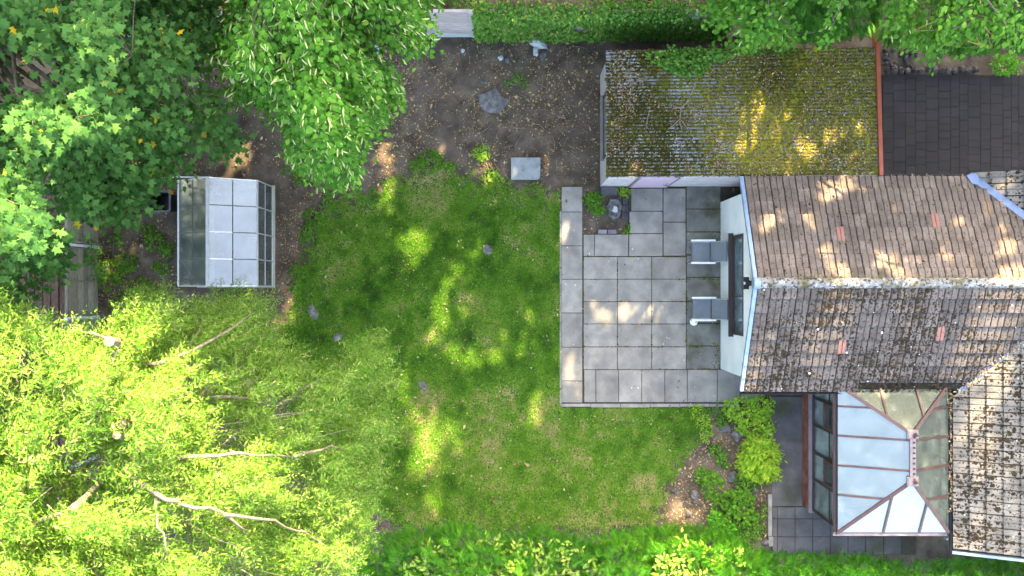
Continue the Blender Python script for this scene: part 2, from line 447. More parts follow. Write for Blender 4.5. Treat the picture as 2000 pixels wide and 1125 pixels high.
MT['l_ivy'] = leafmat('ivy_leaf', [(0, (0.025, 0.09, 0.014)), (0.5, (0.065, 0.20, 0.025)), (0.9, (0.13, 0.30, 0.05)), (1, (0.28, 0.34, 0.09))], 0.25, 0.4, 0.35)
MT['l_weed'] = leafmat('weed_leaf', [(0, (0.03, 0.11, 0.014)), (0.5, (0.07, 0.21, 0.02)), (1, (0.16, 0.32, 0.035))], 0.3, 0.5, 0.25)
MT['l_lemon'] = leafmat('lemon_leaf', [(0, (0.09, 0.27, 0.02)), (0.5, (0.21, 0.42, 0.035)), (1, (0.38, 0.48, 0.06))], 0.35, 0.5, 0.25)
MT['l_grass'] = leafmat('grass_blade', [(0, (0.026, 0.085, 0.012)), (0.35, (0.076, 0.218, 0.018)), (0.62, (0.145, 0.305, 0.032)), (0.8, (0.25, 0.28, 0.085)), (1, (0.40, 0.35, 0.19))], 0.3, 0.6, 0.2)
MT['l_litter'] = leafmat('leaf_litter', [(0, (0.06, 0.038, 0.02)), (0.4, (0.17, 0.10, 0.055)), (0.75, (0.34, 0.25, 0.14)), (0.92, (0.50, 0.42, 0.25)), (1, (0.30, 0.36, 0.13))], 0.1, 0.8, 0.1, (1, 1, 1))
MT['l_tall'] = leafmat('tall_leaf', [(0, (0.02, 0.07, 0.012)), (1, (0.06, 0.15, 0.025))], 0.3, 0.5, 0.25)

# ------------------------------------------------------------------ leaf shapes (x side, y forward, z up), length about 1
def fan(pts, droop=0.18):
    v = [(0, 0.42, 0.0)] + [(x, y, -droop * (x * x * 1.6 + (y - 0.42) ** 2)) for x, y in pts]
    n = len(pts)
    return v, [(0, 1 + i, 1 + (i + 1) % n) for i in range(n)]
_mh = [(0.05, 0.02), (0.36, 0.02), (0.20, 0.24), (0.56, 0.46), (0.24, 0.52), (0.20, 0.70)]
LEAF_MAPLE = fan(_mh + [(0, 1.0)] + [(-x, y) for x, y in reversed(_mh)])
_lh = [(0.20, -0.02), (0.40, 0.20), (0.34, 0.55)]
LEAF_LIME = fan([(0, 0.06)] + _lh + [(0.02, 1.0)] + [(-x, y) for x, y in reversed(_lh)], 0.25)
LEAF_NARROW = ([(0, 0, 0), (0.09, 0.45, 0.02), (0, 1, -0.05), (-0.09, 0.45, 0.02)], [(0, 1, 2), (0, 2, 3)])
LEAF_RHOMB = ([(0, 0, 0), (0.26, 0.42, 0.06), (0, 1, -0.05), (-0.26, 0.42, 0.06)], [(0, 1, 2), (0, 2, 3)])
LEAF_BRACT = ([(0, 0, 0), (0.09, 0.3, 0.03), (0.11, 0.7, 0.0), (0.02, 1, -0.12), (-0.05, 0.7, 0.0), (-0.06, 0.3, 0.03)], [(0, 1, 5), (1, 2, 5), (2, 4, 5), (2, 3, 4)])
LEAF_IVY = fan([(0.12, 0.0), (0.42, 0.22), (0.22, 0.5), (0, 0.95), (-0.22, 0.5), (-0.42, 0.22), (-0.12, 0.0)], 0.2)
def make_frond(k, w0, nlen, curl):
    v = []; f = []
    for i in range(k):
        t = (i + 0.4) / k
        L = w0 * (1 - 0.75 * t) * (0.6 + 0.6 * min(1, t * 4))
        for s in (-1, 1):
            b = len(v); y = t; z = -curl * t * t
            v += [(0, y - 0.03, z), (s * L * 0.55, y + 0.10 + L * 0.25, z - 0.02), (s * L, y + L * 0.75, z - 0.05 * s * 0 - 0.06), (s * L * 0.35, y + L * 0.55 + 0.05, z + 0.02)]
            f += [(b, b + 1, b + 2), (b, b + 2, b + 3)]
    b = len(v); v += [(-0.02, 0, 0), (0.02, 0, 0), (0, 1.08, -curl)]; f.append((b, b + 1, b + 2))
    return v, f
FROND = make_frond(5, 0.33, 1, 0.22)
_t = (1 + 5 ** 0.5) / 2
BLOB_V = np.array([(-1, _t, 0), (1, _t, 0), (-1, -_t, 0), (1, -_t, 0), (0, -1, _t), (0, 1, _t), (0, -1, -_t), (0, 1, -_t), (_t, 0, -1), (_t, 0, 1), (-_t, 0, -1), (-_t, 0, 1)]) / 1.902
BLOB_F = [(0, 11, 5), (0, 5, 1), (0, 1, 7), (0, 7, 10), (0, 10, 11), (1, 5, 9), (5, 11, 4), (11, 10, 2), (10, 7, 6), (7, 1, 8), (3, 9, 4), (3, 4, 2), (3, 2, 6), (3, 6, 8), (3, 8, 9), (4, 9, 5), (2, 4, 11), (6, 2, 10), (8, 6, 7), (9, 8, 1)]

CUSH_V = np.array([(1, 0, -0.3), (0.3, 0.95, -0.3), (-0.85, 0.55, -0.3), (-0.75, -0.65, -0.3), (0.4, -0.9, -0.3), (0.08, -0.05, 0.9)])
CUSH_F = [(0, 1, 5), (1, 2, 5), (2, 3, 5), (3, 4, 5), (4, 0, 5)]
# ================================================================== GROUND
LAWN = [(600, 425), (640, 402), (690, 372), (750, 352), (800, 322), (850, 308), (905, 322), (950, 335), (1000, 348), (1050, 358), (1094, 372),
        (1094, 480), (1095, 620), (1096, 797), (1250, 797), (1388, 796), (1388, 850), (1352, 880), (1322, 930), (1302, 985), (1290, 1030),
        (1200, 1040), (1100, 1048), (950, 1045), (850, 1035), (770, 1040), (735, 1000), (640, 985), (560, 900), (545, 760), (535, 650), (570, 580), (588, 500)]
NX, NY = 190, 130
gx = np.concatenate([[-110, -60, -30], np.linspace(-18, 18, NX), [30, 60, 110]])
gy = np.concatenate([[-110, -60, -30], np.linspace(-12, 12, NY), [30, 60, 110]])
GX, GY = np.meshgrid(gx, gy)
def gheight(x, y):
    return (fbm(x * 0.9 + 50, y * 0.9 + 50, 1, 3) - 0.5) * 0.05 + (fbm(x * 5 + 9, y * 5 + 31, 2, 2) - 0.5) * 0.03 - 0.035
GZ = gheight(GX, GY)
gv = np.stack([GX, GY, GZ], -1).reshape(-1, 3)
w = len(gx); gf = [(j * w + i, j * w + i + 1, (j + 1) * w + i + 1, (j + 1) * w + i) for j in range(len(gy) - 1) for i in range(w - 1)]
tag(mesh('ground', gv.tolist(), gf, MT['soil'], smooth=True), kind='structure')

def sheet_from_poly(name, poly, z, mat, sub=None, kind='structure'):
    bm = bmesh.new()
    vs = [bm.verts.new(P(x, y, 0) + Vector((0, 0, z))) for x, y in poly]
    bm.faces.new(vs)
    bmesh.ops.triangulate(bm, faces=bm.faces[:])
    bmesh.ops.recalc_face_normals(bm, faces=bm.faces[:])
    me = bpy.data.meshes.new(name); bm.to_mesh(me); bm.free(); me.materials.append(mat)
    o = bpy.data.objects.new(name, me); link(o)
    return tag(o, kind=kind)
lawn_wob = []
for i in range(len(LAWN)):
    a = LAWN[i]; b = LAWN[(i + 1) % len(LAWN)]
    n = max(1, int(math.hypot(b[0] - a[0], b[1] - a[1]) / 9))
    straight = a[0] > 1090 and b[0] > 1090 and a[1] < 800
    for k in range(n):
        t = k / n
        qx, qy = a[0] + (b[0] - a[0]) * t, a[1] + (b[1] - a[1]) * t
        if not straight:
            L_ = math.hypot(900 - qx, 680 - qy); ins_ = 26 if qy < 460 else 14
            qx += (900 - qx) / L_ * ins_ + random.gauss(0, 5); qy += (680 - qy) / L_ * ins_ + random.gauss(0, 5)
        lawn_wob.append((qx, qy))
sheet_from_poly('lawn', lawn_wob, 0.006, MT['turf'])

# grass blades
N = 330000
xs, ys = sample_poly(LAWN, N)
ed = edge_dist(xs, ys, LAWN)
soft = ~((xs > 1070) & (ys < 800)) & ~((ys > 760) & (xs > 1096) & (ys < 820))
keep = rng.random(N) < np.where(soft, np.clip((ed - 2) / np.where(ys < 460, 62, 36) + (fbm(xs / 14, ys / 14, 4) - 0.45) * 2.2, 0, 1), 1)
bare = fbm(xs / 45, ys / 45, 3)
topdry = np.clip((430 - ys) / 120, 0, 1) * np.clip((xs - 700) / 150, 0, 1)
thin = fbm(xs / 9, ys / 9, 5, 2)
keep &= rng.random(N) > np.clip((bare - 0.58) * 2.5, 0, 0.5) + topdry * 0.35 + np.clip((thin - 0.5) * 1.8, 0, 0.5)
xs, ys = xs[keep], ys[keep]; N = len(xs)
pos = Pn(xs, ys, np.zeros(N)); pos[:, 2] = 0.004
tone = 0.55 * fbm(xs / 60, ys / 60, 0, 3) + 0.45 * fbm(xs / 17, ys / 17, 2, 3)
dry = np.clip((440 - ys) / 110, 0, 1) * 0.42 + np.clip((bare[keep] - 0.58) * 0.9, 0, 0.16) * np.where(ys < 600, 1, 0.4)
tint = np.clip(0.40 + (tone - 0.5) * 1.5 + dry + rng.normal(0, 0.13, N) + np.clip((ys - 650) / 900, 0, 0.15), 0, 1)
ang = rng.uniform(0, 2 * np.pi, N)
lean = rng.uniform(0.3, 1.3, N)
fwd = np.stack([np.cos(ang) * lean, np.sin(ang) * lean, np.ones(N) * 0.8], -1)
nr = np.stack([-np.cos(ang), -np.sin(ang), np.ones(N) * 0.7], -1)
BL = ([(-0.11, 0, 0), (0.11, 0, 0), (0, 1, -0.15)], [(0, 1, 2)])
tag(bulk('grass', BL[0], BL[1], frames(fwd, nr), pos, rng.uniform(0.05, 0.10, N), MT['l_grass'], tint=tint), 'short patchy lawn grass between the patio and the trees', 'grass')

# ------------------------------------------------------------------ patio
def slab_set(parent, rects, mat, z, name='paving_slab', gap=0.006, th=0.05, jitter=0.006, bev=0.008):
    for (x0, y0, x1, y1) in rects:
        a = P(x0, y1, 0); b = P(x1, y0, 0)
        g = gap
        dz = random.uniform(-jitter, jitter)
        hx = (b.x - a.x) / 2 - g; hy = (b.y - a.y) / 2 - g
        mb = MB().bbox(-hx, hx, -hy, hy, -th, 0, bev)
        o = mb.build(name, mat, parent)
        o.location = ((a.x + b.x) / 2, (a.y + b.y) / 2, z + dz)
        o.rotation_euler = (random.gauss(0, 0.003), random.gauss(0, 0.003), random.gauss(0, 0.003))

def zz(x, y): return 1080 + x * 420 / 1027, 340 + y * 460 / 1125
def rz(l):
    return [zz(a, b) + zz(c, d) for a, b, c, d in l]
a = P(1098, 793); b = P(1480, 355)
pat = MB().box(a.x, b.x, a.y, P(0, 457).y, -0.08, -0.012).box(P(1228, 0).x, b.x, P(0, 457).y, b.y, -0.08, -0.012).box(a.x, P(1138, 0).x, P(0, 457).y, P(0, 364).y, -0.08, -0.012).build('patio', MT['joint'])
tag(pat, kind='structure')
lc = [60, 181, 343, 503, 663, 827, 988, 1092]
rects = [(40, lc[i], 141, lc[i + 1]) for i in range(7)]
gxs = [145, 307, 471, 636]; gys = [395, 502, 609, 716, 825, 933]
rects += [(gxs[i], gys[j], gxs[i + 1], gys[j + 1]) for i in range(3) for j in range(5)]
bx = [148, 204, 313, 423, 533, 641, 784, 893, 985]
rects += [(bx[i], 933, bx[i + 1], 1090) for i in range(8)]
rects += [(145, 288, 198, 393), (198, 288, 360, 393), (362, 285, 524, 393), (526, 230, 634, 391), (526, 68, 634, 229), (372, 68, 524, 177), (364, 178, 524, 284)]
slab_set(pat, rz(rects), MT['slab'], 0.03)
rc = [(636, 55, 800, 167), (636, 168, 800, 276), (636, 277, 800, 386), (636, 387, 800, 493), (636, 494, 804, 606), (636, 607, 804, 713), (636, 714, 806, 820), (636, 821, 806, 931)]
slab_set(pat, rz(rc), MT['slab_mossy'], 0.03)
# kerb strip along the lawn
for i in range(7):
    y0 = 412 + i * 55
    o = MB().bbox(P(1093, 0).x, P(1096.5, 0).x, P(0, min(y0 + 54, 793)).y, P(0, y0).y, -0.08, 0.035, 0.006).build('edging_stone', MT['kerb'], pat)
for i in range(6):
    x0 = 1096 + i * 58
    o = MB().bbox(P(x0, 0).x, P(x0 + 57, 0).x, P(0, 795 + random.uniform(-1, 1)).y, P(0, 788.5).y, -0.08, 0.02, 0.006).build('edging_stone', MT['kerb'], pat)

# ------------------------------------------------------------------ driveway
dr = MB().box(P(1722, 0).x, P(2300, 0).x, P(0, 350).y, P(0, 146).y, -0.08, -0.012).build('driveway', MT['joint'])
tag(dr, kind='structure')
y = 147.0; row = 0
rects = []
random.seed(11)
cols = []
x = 1724.0
while x < 2090:
    w_ = random.choice([14, 17, 20, 20, 24]); cols.append((x, w_)); x += w_
for x, w_ in cols:
    y = 147 - random.uniform(0, 14); first = True
    while y < 348:
        h_ = random.choice([14, 18, 22, 22, 28])
        y0 = max(147, y)
        if y + h_ - y0 > 4: rects.append((x, y0, x + w_, min(y + h_, 349)))
        y += h_
slab_set(dr, rects, MT['paver'], 0.02, 'paver', 0.002, 0.05, 0.002, 0.003)

# ------------------------------------------------------------------ side path
pth = MB().box(P(1507, 0).x, P(1572, 0).x, P(0, 988).y, P(0, 775).y, -0.08, 0.012).build('path', MT['concrete_dark'])
tag(pth, kind='structure')
sp = MB().box(P(1507, 0).x, P(1790, 0).x, P(0, 1084).y, P(0, 988.5).y, -0.08, -0.012).build('slab_path', MT['joint'])
tag(sp, kind='structure')
rects = []
for j, (y0, y1) in enumerate([(990, 1013), (1013, 1048), (1048, 1083)]):
    for i in range(8):
        rects.append((1518 + i * 34.5, y0, 1518 + (i + 1) * 34.5, y1))
    rects.append((1508, y0, 1518, y1))
slab_set(sp, [r for r in rects if r[2] <= 1790], MT['concrete_dark'], 0.015, 'paving_slab', 0.006)
for i, (x0, y0, x1, y1) in enumerate([(1500, 842, 1508, 876), (1499, 965, 1507, 990), (1499, 990, 1507, 1046), (1500, 1047, 1509, 1066)]):
    a = P(x0, y1); b = P(x1, y0)
    o = MB().bbox(a.x, b.x, a.y, b.y, -0.05, 0.05 + random.uniform(0, 0.015), 0.008).build('kerb_stone', MT['kerb'])
    tag(o, ['short mossy kerb stone beside the lemon green shrubs and the path', 'kerb stone edging the planted bed where the concrete path meets the paving slabs', 'long pale kerb stone edging the planted bed beside the paving slabs', 'end kerb stone of the planted bed next to the conifer hedge'][i], 'kerb', 'kerb stones of the planted bed')

# ================================================================== BUNGALOW
house = thing('bungalow', (8, 0, 0), 'white rendered bungalow with mossy concrete tiled roof', 'house')
EZ, RZ = 2.46, 3.73
SL = (RZ - EZ) / 2.52          # slope
YN, YR, YS = 2.62, 0.11, -2.42
XW = 5.50                      # gable wall face
wy0, wy1 = -2.13, 2.26
def roofz_main(y): return EZ - 0.05 + (YN - y) * SL if y > YR else EZ - 0.05 + (y - YS) * SL
# gable wall with window opening
W0, W1, WZ0, WZ1 = -1.15, 1.30, 1.42, 2.40
mb = MB()
def quadx(x, ya, yb, za0, zb0, za1, zb1):
    mb.add([(x, ya, za0), (x, yb, zb0), (x, yb, zb1), (x, ya, za1)], [(3, 2, 1, 0)])
quadx(XW, wy0, W0, -0.1, -0.1, roofz_main(wy0), roofz_main(W0))
quadx(XW, W0, W1, -0.1, -0.1, WZ0, WZ0)
quadx(XW, W1, wy1, -0.1, -0.1, roofz_main(W1), roofz_main(wy1))
quadx(XW, W0, YR, WZ1, WZ1, roofz_main(W0), roofz_main(YR))
quadx(XW, YR, W1, WZ1, WZ1, roofz_main(YR), roofz_main(W1))
# reveals
d = 0.12
mb.add([(XW, W0, WZ0), (XW, W1, WZ0), (XW + d, W1, WZ0), (XW + d, W0, WZ0)], [(0, 3, 2, 1)])
mb.add([(XW, W0, WZ1), (XW, W1, WZ1), (XW + d, W1, WZ1), (XW + d, W0, WZ1)], [(0, 1, 2, 3)])
mb.add([(XW, W0, WZ0), (XW, W0, WZ1), (XW + d, W0, WZ1), (XW + d, W0, WZ0)], [(0, 1, 2, 3)])
mb.add([(XW, W1, WZ0), (XW, W1, WZ1), (XW + d, W1, WZ1), (XW + d, W1, WZ0)], [(3, 2, 1, 0)])
# side walls of the main range and the cross wing
def wallquad(p, q, z0, z1):
    mb.add([(p[0], p[1], z0), (q[0], q[1], z0), (q[0], q[1], z1), (p[0], p[1], z1)], [(0, 1, 2, 3)])
wallquad((XW, wy1), (10.9, wy1), -0.1, EZ + 0.08)
wallquad((XW, wy0), (10.75, wy0), -0.1, EZ + 0.08)
WX0, WXR, WX1 = 10.6, 13.1, 15.6
wallquad((10.85, wy0), (10.85, -5.98), -0.1, EZ + 0.05)
mb.add([(10.85, -5.98, -0.1), (15.3, -5.98, -0.1), (15.3, -5.98, EZ), (WXR, -5.98, RZ - 0.08), (10.85, -5.98, EZ)], [(0, 1, 2, 3, 4)])
mb.add([(11.15, 2.5, -0.1), (15.3, 2.5, -0.1), (15.3, 2.5, EZ), (WXR, 2.5, RZ - 0.08), (11.15, 2.5, EZ)], [(4, 3, 2, 1, 0)])
wallquad((15.3, -5.98), (15.3, 2.5), -0.1, EZ + 0.05)
mb.build('wall', MT['render'], house)

# gable window
win = MB()
fr = 0.075
x0, x1 = XW - 0.012, XW + 0.05
win.box(x0, x1, W0, W1, WZ1 - fr, WZ1).box(x0, x1, W0, W1, WZ0, WZ0 + fr).box(x0, x1, W0, W0 + fr, WZ0 + fr, WZ1 - fr).box(x0, x1, W1 - fr, W1, WZ0 + fr, WZ1 - fr)
wo_ = win.build('window', MT['dark_frame'], house)
MB().box(XW + 0.0, XW + 0.008, W0 + fr, W1 - fr, WZ0 + fr, WZ1 - fr).build('pane', MT['sideglass'], wo_)
MB().box(XW - 0.12, XW + 0.02, W0 - 0.06, W1 + 0.06, WZ0 - 0.05, WZ0 - 0.005).build('sill', MT['dark_frame'], wo_)
MB().box(XW - 0.008, XW - 0.001, -0.22, -0.19, WZ0 + fr, WZ1 - fr).build('glazing_bar', MT['dark_frame'], wo_)
MB().box(XW + 0.02, XW + 0.03, W0 + fr, W1 - fr, WZ0 + fr, WZ1 - fr).build('blind', MT['curtain'], wo_)

# roof slopes
def frame_of(O, u, v):
    u = Vector(u).normalized(); v = Vector(v).normalized(); n = u.cross(v)
    return Matrix(((u.x, v.x, n.x, O[0]), (u.y, v.y, n.y, O[1]), (u.z, v.z, n.z, O[2]), (0, 0, 0, 1)))

TW, TG, TL = 0.30, 0.3525, 0.405
def tile_mesh(name, mat, w=TW):
    prof = [(0.004, -0.02), (0.012, 0.010), (0.05, 0.014), (0.132, 0.014), (0.144, -0.006), (0.156, -0.006), (0.168, 0.014), (0.25, 0.014), (0.280, 0.010), (0.288, -0.02)]
    prof = [(x * w / TW, z) for x, z in prof]
    v = []; f = []
    n = len(prof)
    for y, lift in ((0, 0.046), (TL, 0.0)):
        for x, z in prof: v.append((x, y, z + lift))
    for x, z in prof: v.append((x, 0.003, z + 0.008 if z < 0.01 else z + 0.006))
    for i in range(n - 1):
        f.append((i, i + 1, n + i + 1, n + i))
        f.append((2 * n + i, 2 * n + i + 1, i + 1, i))
    f.append((0, n, 2 * n)); f.append((n - 1, 3 * n - 1, 2 * n - 1))
    me = bpy.data.meshes.new(name); me.from_pydata(v, [], f); me.materials.append(mat); me.update()
    return me

def clip_copy(me, M_, planes):
    bm = bmesh.new(); bm.from_mesh(me)
    Mi = M_.inverted()
    for co, no in planes:
        lc_ = Mi @ Vector(co); ln = (M_.to_3x3().transposed() @ Vector(no)).normalized()
        bmesh.ops.bisect_plane(bm, geom=bm.verts[:] + bm.edges[:] + bm.faces[:], plane_co=lc_, plane_no=ln, clear_outer=True)
    if not bm.faces:
        bm.free(); return None
    m2 = bpy.data.meshes.new(me.name); bm.to_mesh(m2); bm.free()
    m2.materials.append(me.materials[0])
    return m2

def lay_tiles(parent, F, nu, nv, me, u0, planes=(), special={}, vmax=None, xcut=None):
    """planes: world (point, outward normal); tiles beyond are dropped, tiles across are cut"""
    for j in range(nv):
        for i in range(nu):
            lo = Matrix.Translation((u0 + i * TW, j * TG, 0.012)) @ Matrix.Rotation(random.gauss(0, 0.004), 4, 'Z') @ Matrix.Rotation(random.gauss(0, 0.004), 4, 'X') @ Matrix.Translation((0, 0, random.uniform(0, 0.004)))
            M_ = F @ lo
            cs = [M_ @ Vector(c) for c in ((0, 0, 0), (TW, 0, 0), (0, TL, 0), (TW, TL, 0))]
            if xcut and min(c.x for c in cs) > xcut: continue
            m = special.get((i, j), me); out = False; cut = []
            for co, no in planes:
                ds = [(c - Vector(co)).dot(Vector(no)) for c in cs]
                if min(ds) > 0: out = True
                elif max(ds) > 0: cut.append((co, no))
            if out: continue
            if cut:
                m = clip_copy(m, M_, cut)
                if m is None: continue
            o = bpy.data.objects.new('roof_tile', m)
            COL.objects.link(o); o.parent = parent; o.matrix_basis = M_

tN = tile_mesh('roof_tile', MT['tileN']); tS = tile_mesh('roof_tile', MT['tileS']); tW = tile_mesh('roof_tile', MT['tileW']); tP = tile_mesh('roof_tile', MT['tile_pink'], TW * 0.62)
XV = 5.42
valN = ((10.85, YN, 0), Vector((1, 1, 0)).normalized())
valS = ((10.6, YS, 0), Vector((1, -1, 0)).normalized())
th = 0.05
def slope_obj(name, pts, mat=None):
    q = [Vector(p) for p in pts]
    if (q[1] - q[0]).cross(q[2] - q[0]).z < 0: q.reverse()
    return MB().poly(q, th).build(name, mat or MT['under'], house)
# north slope
ns = slope_obj('roof_slope', [(WXR, YR, RZ), (XV + 0.04, YR, RZ), (XV + 0.04, YN - 0.02, EZ), (10.85, YN - 0.02, EZ)])
FN = frame_of((XV + 0.06 + 0.30 * 26, YN, EZ), (-1, 0, 0), (0, -1, SL))
lay_tiles(ns, FN, 26, 8, tN, 0, [valN, ((0, YR - 0.02, 0), (0, -1, 0))], {}, xcut=12.3)
# south slope
ss = slope_obj('roof_slope', [(XV + 0.04, YR, RZ), (WXR, YR, RZ), (10.6, YS + 0.02, EZ), (XV + 0.04, YS + 0.02, EZ)])
FS = frame_of((XV + 0.06, YS, EZ), (1, 0, 0), (0, 1, SL))
step = ((7.95, YS + 0.17, 0), Vector((0, -1, 0)))
def lay_south():
    # the bottom course is cut short above the conservatory
    for j0, planes in ((0, [valS, ((0, YR + 0.02, 0), (0, 1, 0))]),):
        lay_tiles(ss, FS, 9, 8, tS, 0, planes, {}, xcut=12.3)
    F2 = FS @ Matrix.Translation((9 * TW, 0, 0))
    lay_tiles(ss, F2, 17, 8, tS, 0, [valS, ((0, YR + 0.02, 0), (0, 1, 0)), ((0, YS + 0.19, 0), (0, -1, 0))], {}, xcut=12.3)
lay_south()
# replaced vent tiles
for sl, F, spots in ((ns, FN, [(1638, 448), (1828, 445)]), (ss, FS, [(1645, 662), (1832, 660)])):
    for px, py in spots:
        z = 3.05
        p = P(px, py, z)
        z = EZ + (YN - p.y) * SL if p.y > YR else EZ + (p.y - YS) * SL
        p = P(px, py, z)
        loc = F.inverted() @ p
        o = bpy.data.objects.new('vent_tile', tP); COL.objects.link(o); o.parent = sl
        o.matrix_basis = F @ Matrix.Translation((loc.x - 0.09, (math.floor(loc.y / TG)) * TG - 0.004, 0.03))
        o['label'] = 'pink replacement tile'
# cross wing, west slope and the part seen above the upper valley
wv = [(WX0, -6.22, EZ), (WXR, -6.22, RZ), (WXR, YR, RZ), (10.6, YS, EZ)]
ws = slope_obj('roof_slope', [(p[0], p[1], p[2]) for p in [wv[3], wv[0], wv[1], wv[2]]][::-1])
FW = frame_of((WX0 - 0.12, YR + 0.0, EZ - 0.06), (0, -1, 0), (1, 0, SL))
valSw = ((10.6, YS, 0), Vector((-1, 1, 0)).normalized())
lay_tiles(ws, FW, 21, 6, tW, 0, [valSw, ((0, -6.24, 0), (0, -1, 0))], {}, xcut=12.4)
wn_ = slope_obj('roof_slope', [(10.95, 2.72, EZ - 0.01), (10.95, YN, EZ - 0.01), (WXR, YR, EZ - 0.01 + (WXR - 10.95) * SL), (WXR, 2.72, EZ - 0.01 + (WXR - 10.95) * SL)])
FW2 = frame_of((10.92, 2.74, EZ - 0.0), (0, -1, 0), (1, 0, SL))
valNw = ((10.9, YN, 0), Vector((-1, -1, 0)).normalized())
lay_tiles(wn_, FW2, 9, 5, tW, 0, [valNw, ((0, 2.73, 0), (0, 1, 0))], {}, xcut=12.4)
slope_obj('roof_slope', [(WXR, -6.22, RZ), (WX1, -6.22, EZ), (WX1, 2.72, EZ), (WXR, 2.72, RZ)], MT['tileW'])
# ridge of bedded half-round caps
xx = XV + 0.02
ridge = MB().box(XV + 0.02, WXR, YR - 0.11, YR + 0.11, RZ - 0.10, RZ + 0.005).build('ridge', MT['ridge'], house)
i = 0
while xx < 12.4:
    v = []; f = []; nseg = 9; ny = 10
    for a_ in range(nseg):
        for b_ in range(ny):
            t = math.pi * (0.06 + 0.88 * b_ / (ny - 1)); x_ = xx + 0.46 * a_ / (nseg - 1)
            nn = mnoise.noise(Vector((x_ * 9, b_ * 1.1, 3.1))) * 0.022 + mnoise.noise(Vector((x_ * 25, b_ * 3.1, 1.1))) * 0.014
            rr_ = 0.125 + nn
            v.append((x_, YR + 0.0 - math.cos(t) * rr_, RZ - 0.045 + math.sin(t) * rr_ * 0.95))
    for a_ in range(nseg - 1):
        for b_ in range(ny - 1):
            q = a_ * ny + b_; f.append((q, q + 1, q + ny + 1, q + ny))
    mesh('ridge_tile', v, [tuple(reversed(q)) for q in f], MT['ridge'], ridge, True)
    xx += 0.462
# verge caps (stepped dry verge) along the gable
for sgn, y0, y1 in ((1, YN, YR), (-1, YS, YR)):
    vg = MB().bar((XV + 0.02, y0, EZ - 0.06), (XV + 0.02, y1, RZ - 0.06), 0.03, 0.14).build('verge_board', MT['blue_trim'], house)
    for j in range(8):
        t0 = j / 8.0; t1 = (j + 1) / 8.0 + 0.015
        a_ = Vector((XV + 0.005, y0 + (y1 - y0) * t0, EZ + (RZ - EZ) * t0 + 0.035)); b_ = Vector((XV + 0.005, y0 + (y1 - y0) * t1, EZ + (RZ - EZ) * t1 + 0.012))
        MB().bar(a_, b_, 0.085, 0.09).build('verge_cap', MT['blue_trim'], vg)
MB().tube([(XV - 0.045, YR, RZ + 0.0), (XV + 0.10, YR, RZ + 0.0)], 0.135, 12).build('ridge_end_cap', MT['blue_trim'], house)
# valleys
val = MB()
def valley(a_, b_, w_, name):
    a_ = Vector(a_); b_ = Vector(b_); dd = (b_ - a_).normalized(); sd = Vector((-dd.y, dd.x, 0)).normalized() * w_
    n_ = 6; v = []; f = []
    for k in range(n_ + 1):
        p = a_.lerp(b_, k / n_)
        j = random.uniform(-0.01, 0.01)
        v += [p - sd + Vector((0, 0, 0.055 + j)), p + Vector((0, 0, 0.035)), p + sd + Vector((0, 0, 0.055 - j))]
    for k in range(n_):
        q = k * 3; f += [(q, q + 1, q + 4, q + 3), (q + 1, q + 2, q + 5, q + 4)]
    return mesh(name, v, f, MT['lead'], house, True)
valley((10.80, YN + 0.06, EZ + 0.01), (WXR, YR + 0.26, RZ - 0.07), 0.085, 'valley_flashing')
valley((10.56, YS - 0.02, EZ), (WXR, YR - 0.06, RZ), 0.05, 'valley_flashing')
# lead aprons at the valley feet
for pts in ([(1888, 342, 2.58), (1905, 338, 2.58), (1916, 350, 2.58), (1914, 362, 2.62), (1898, 358, 2.62)], [(1883, 757, 2.52), (1898, 749, 2.54), (1902, 756, 2.54), (1891, 774, 2.5), (1876, 773, 2.5)]):
    c = [P(*q) for q in pts]
    if (c[1] - c[0]).cross(c[2] - c[0]).z < 0: c.reverse()
    MB().poly(c, 0.012).build('valley_apron', MT['lead'], house)
# gutters
def gutter(a_, b_, mat, parent, r=0.055, name='gutter'):
    a_ = Vector(a_); b_ = Vector(b_); dd = (b_ - a_).normalized(); sd = Vector((-dd.y, dd.x, 0))
    v = []; f = []; n_ = 7
    for p in (a_, b_):
        for rr_ in (r, r - 0.008):
            for k in range(n_):
                t = math.pi + math.pi * k / (n_ - 1)
                v.append(p + sd * (math.cos(t) * rr_) + Vector((0, 0, math.sin(t) * rr_)))
    for k in range(n_ - 1):
        f += [(k, k + 1, 2 * n_ + k + 1, 2 * n_ + k), (n_ + k + 1, n_ + k, 3 * n_ + k, 3 * n_ + k + 1)]
    for k in (0, n_ - 1):
        f.append((k, n_ + k, 3 * n_ + k, 2 * n_ + k))
    return mesh(name, v, f, mat, parent)
gutter((XV, YN + 0.02, EZ - 0.02), (10.8, YN + 0.02, EZ - 0.02), MT['black'], house)
gutter((XV, YS - 0.04, EZ - 0.02), (8.16, YS - 0.04, EZ - 0.02), MT['black'], house)
gutter((8.2, YS + 0.13, EZ - 0.02), (10.55, YS + 0.13, EZ - 0.02), MT['black'], house)
gutter((10.44, YS - 0.1, EZ - 0.09), (10.44, -6.24, EZ - 0.09), MT['black'], house)
MB().bar((10.46, -6.27, EZ - 0.06), (WXR, -6.27, RZ - 0.06), 0.05, 0.16).build('verge_board', MT['blue_trim'], house)
MB().tube([P(1862, 1046, 2.2), P(1850, 1053, 2.1), P(1846, 1050, 2.0)], 0.035, 8).build('downpipe', MT['chairframe'], house)
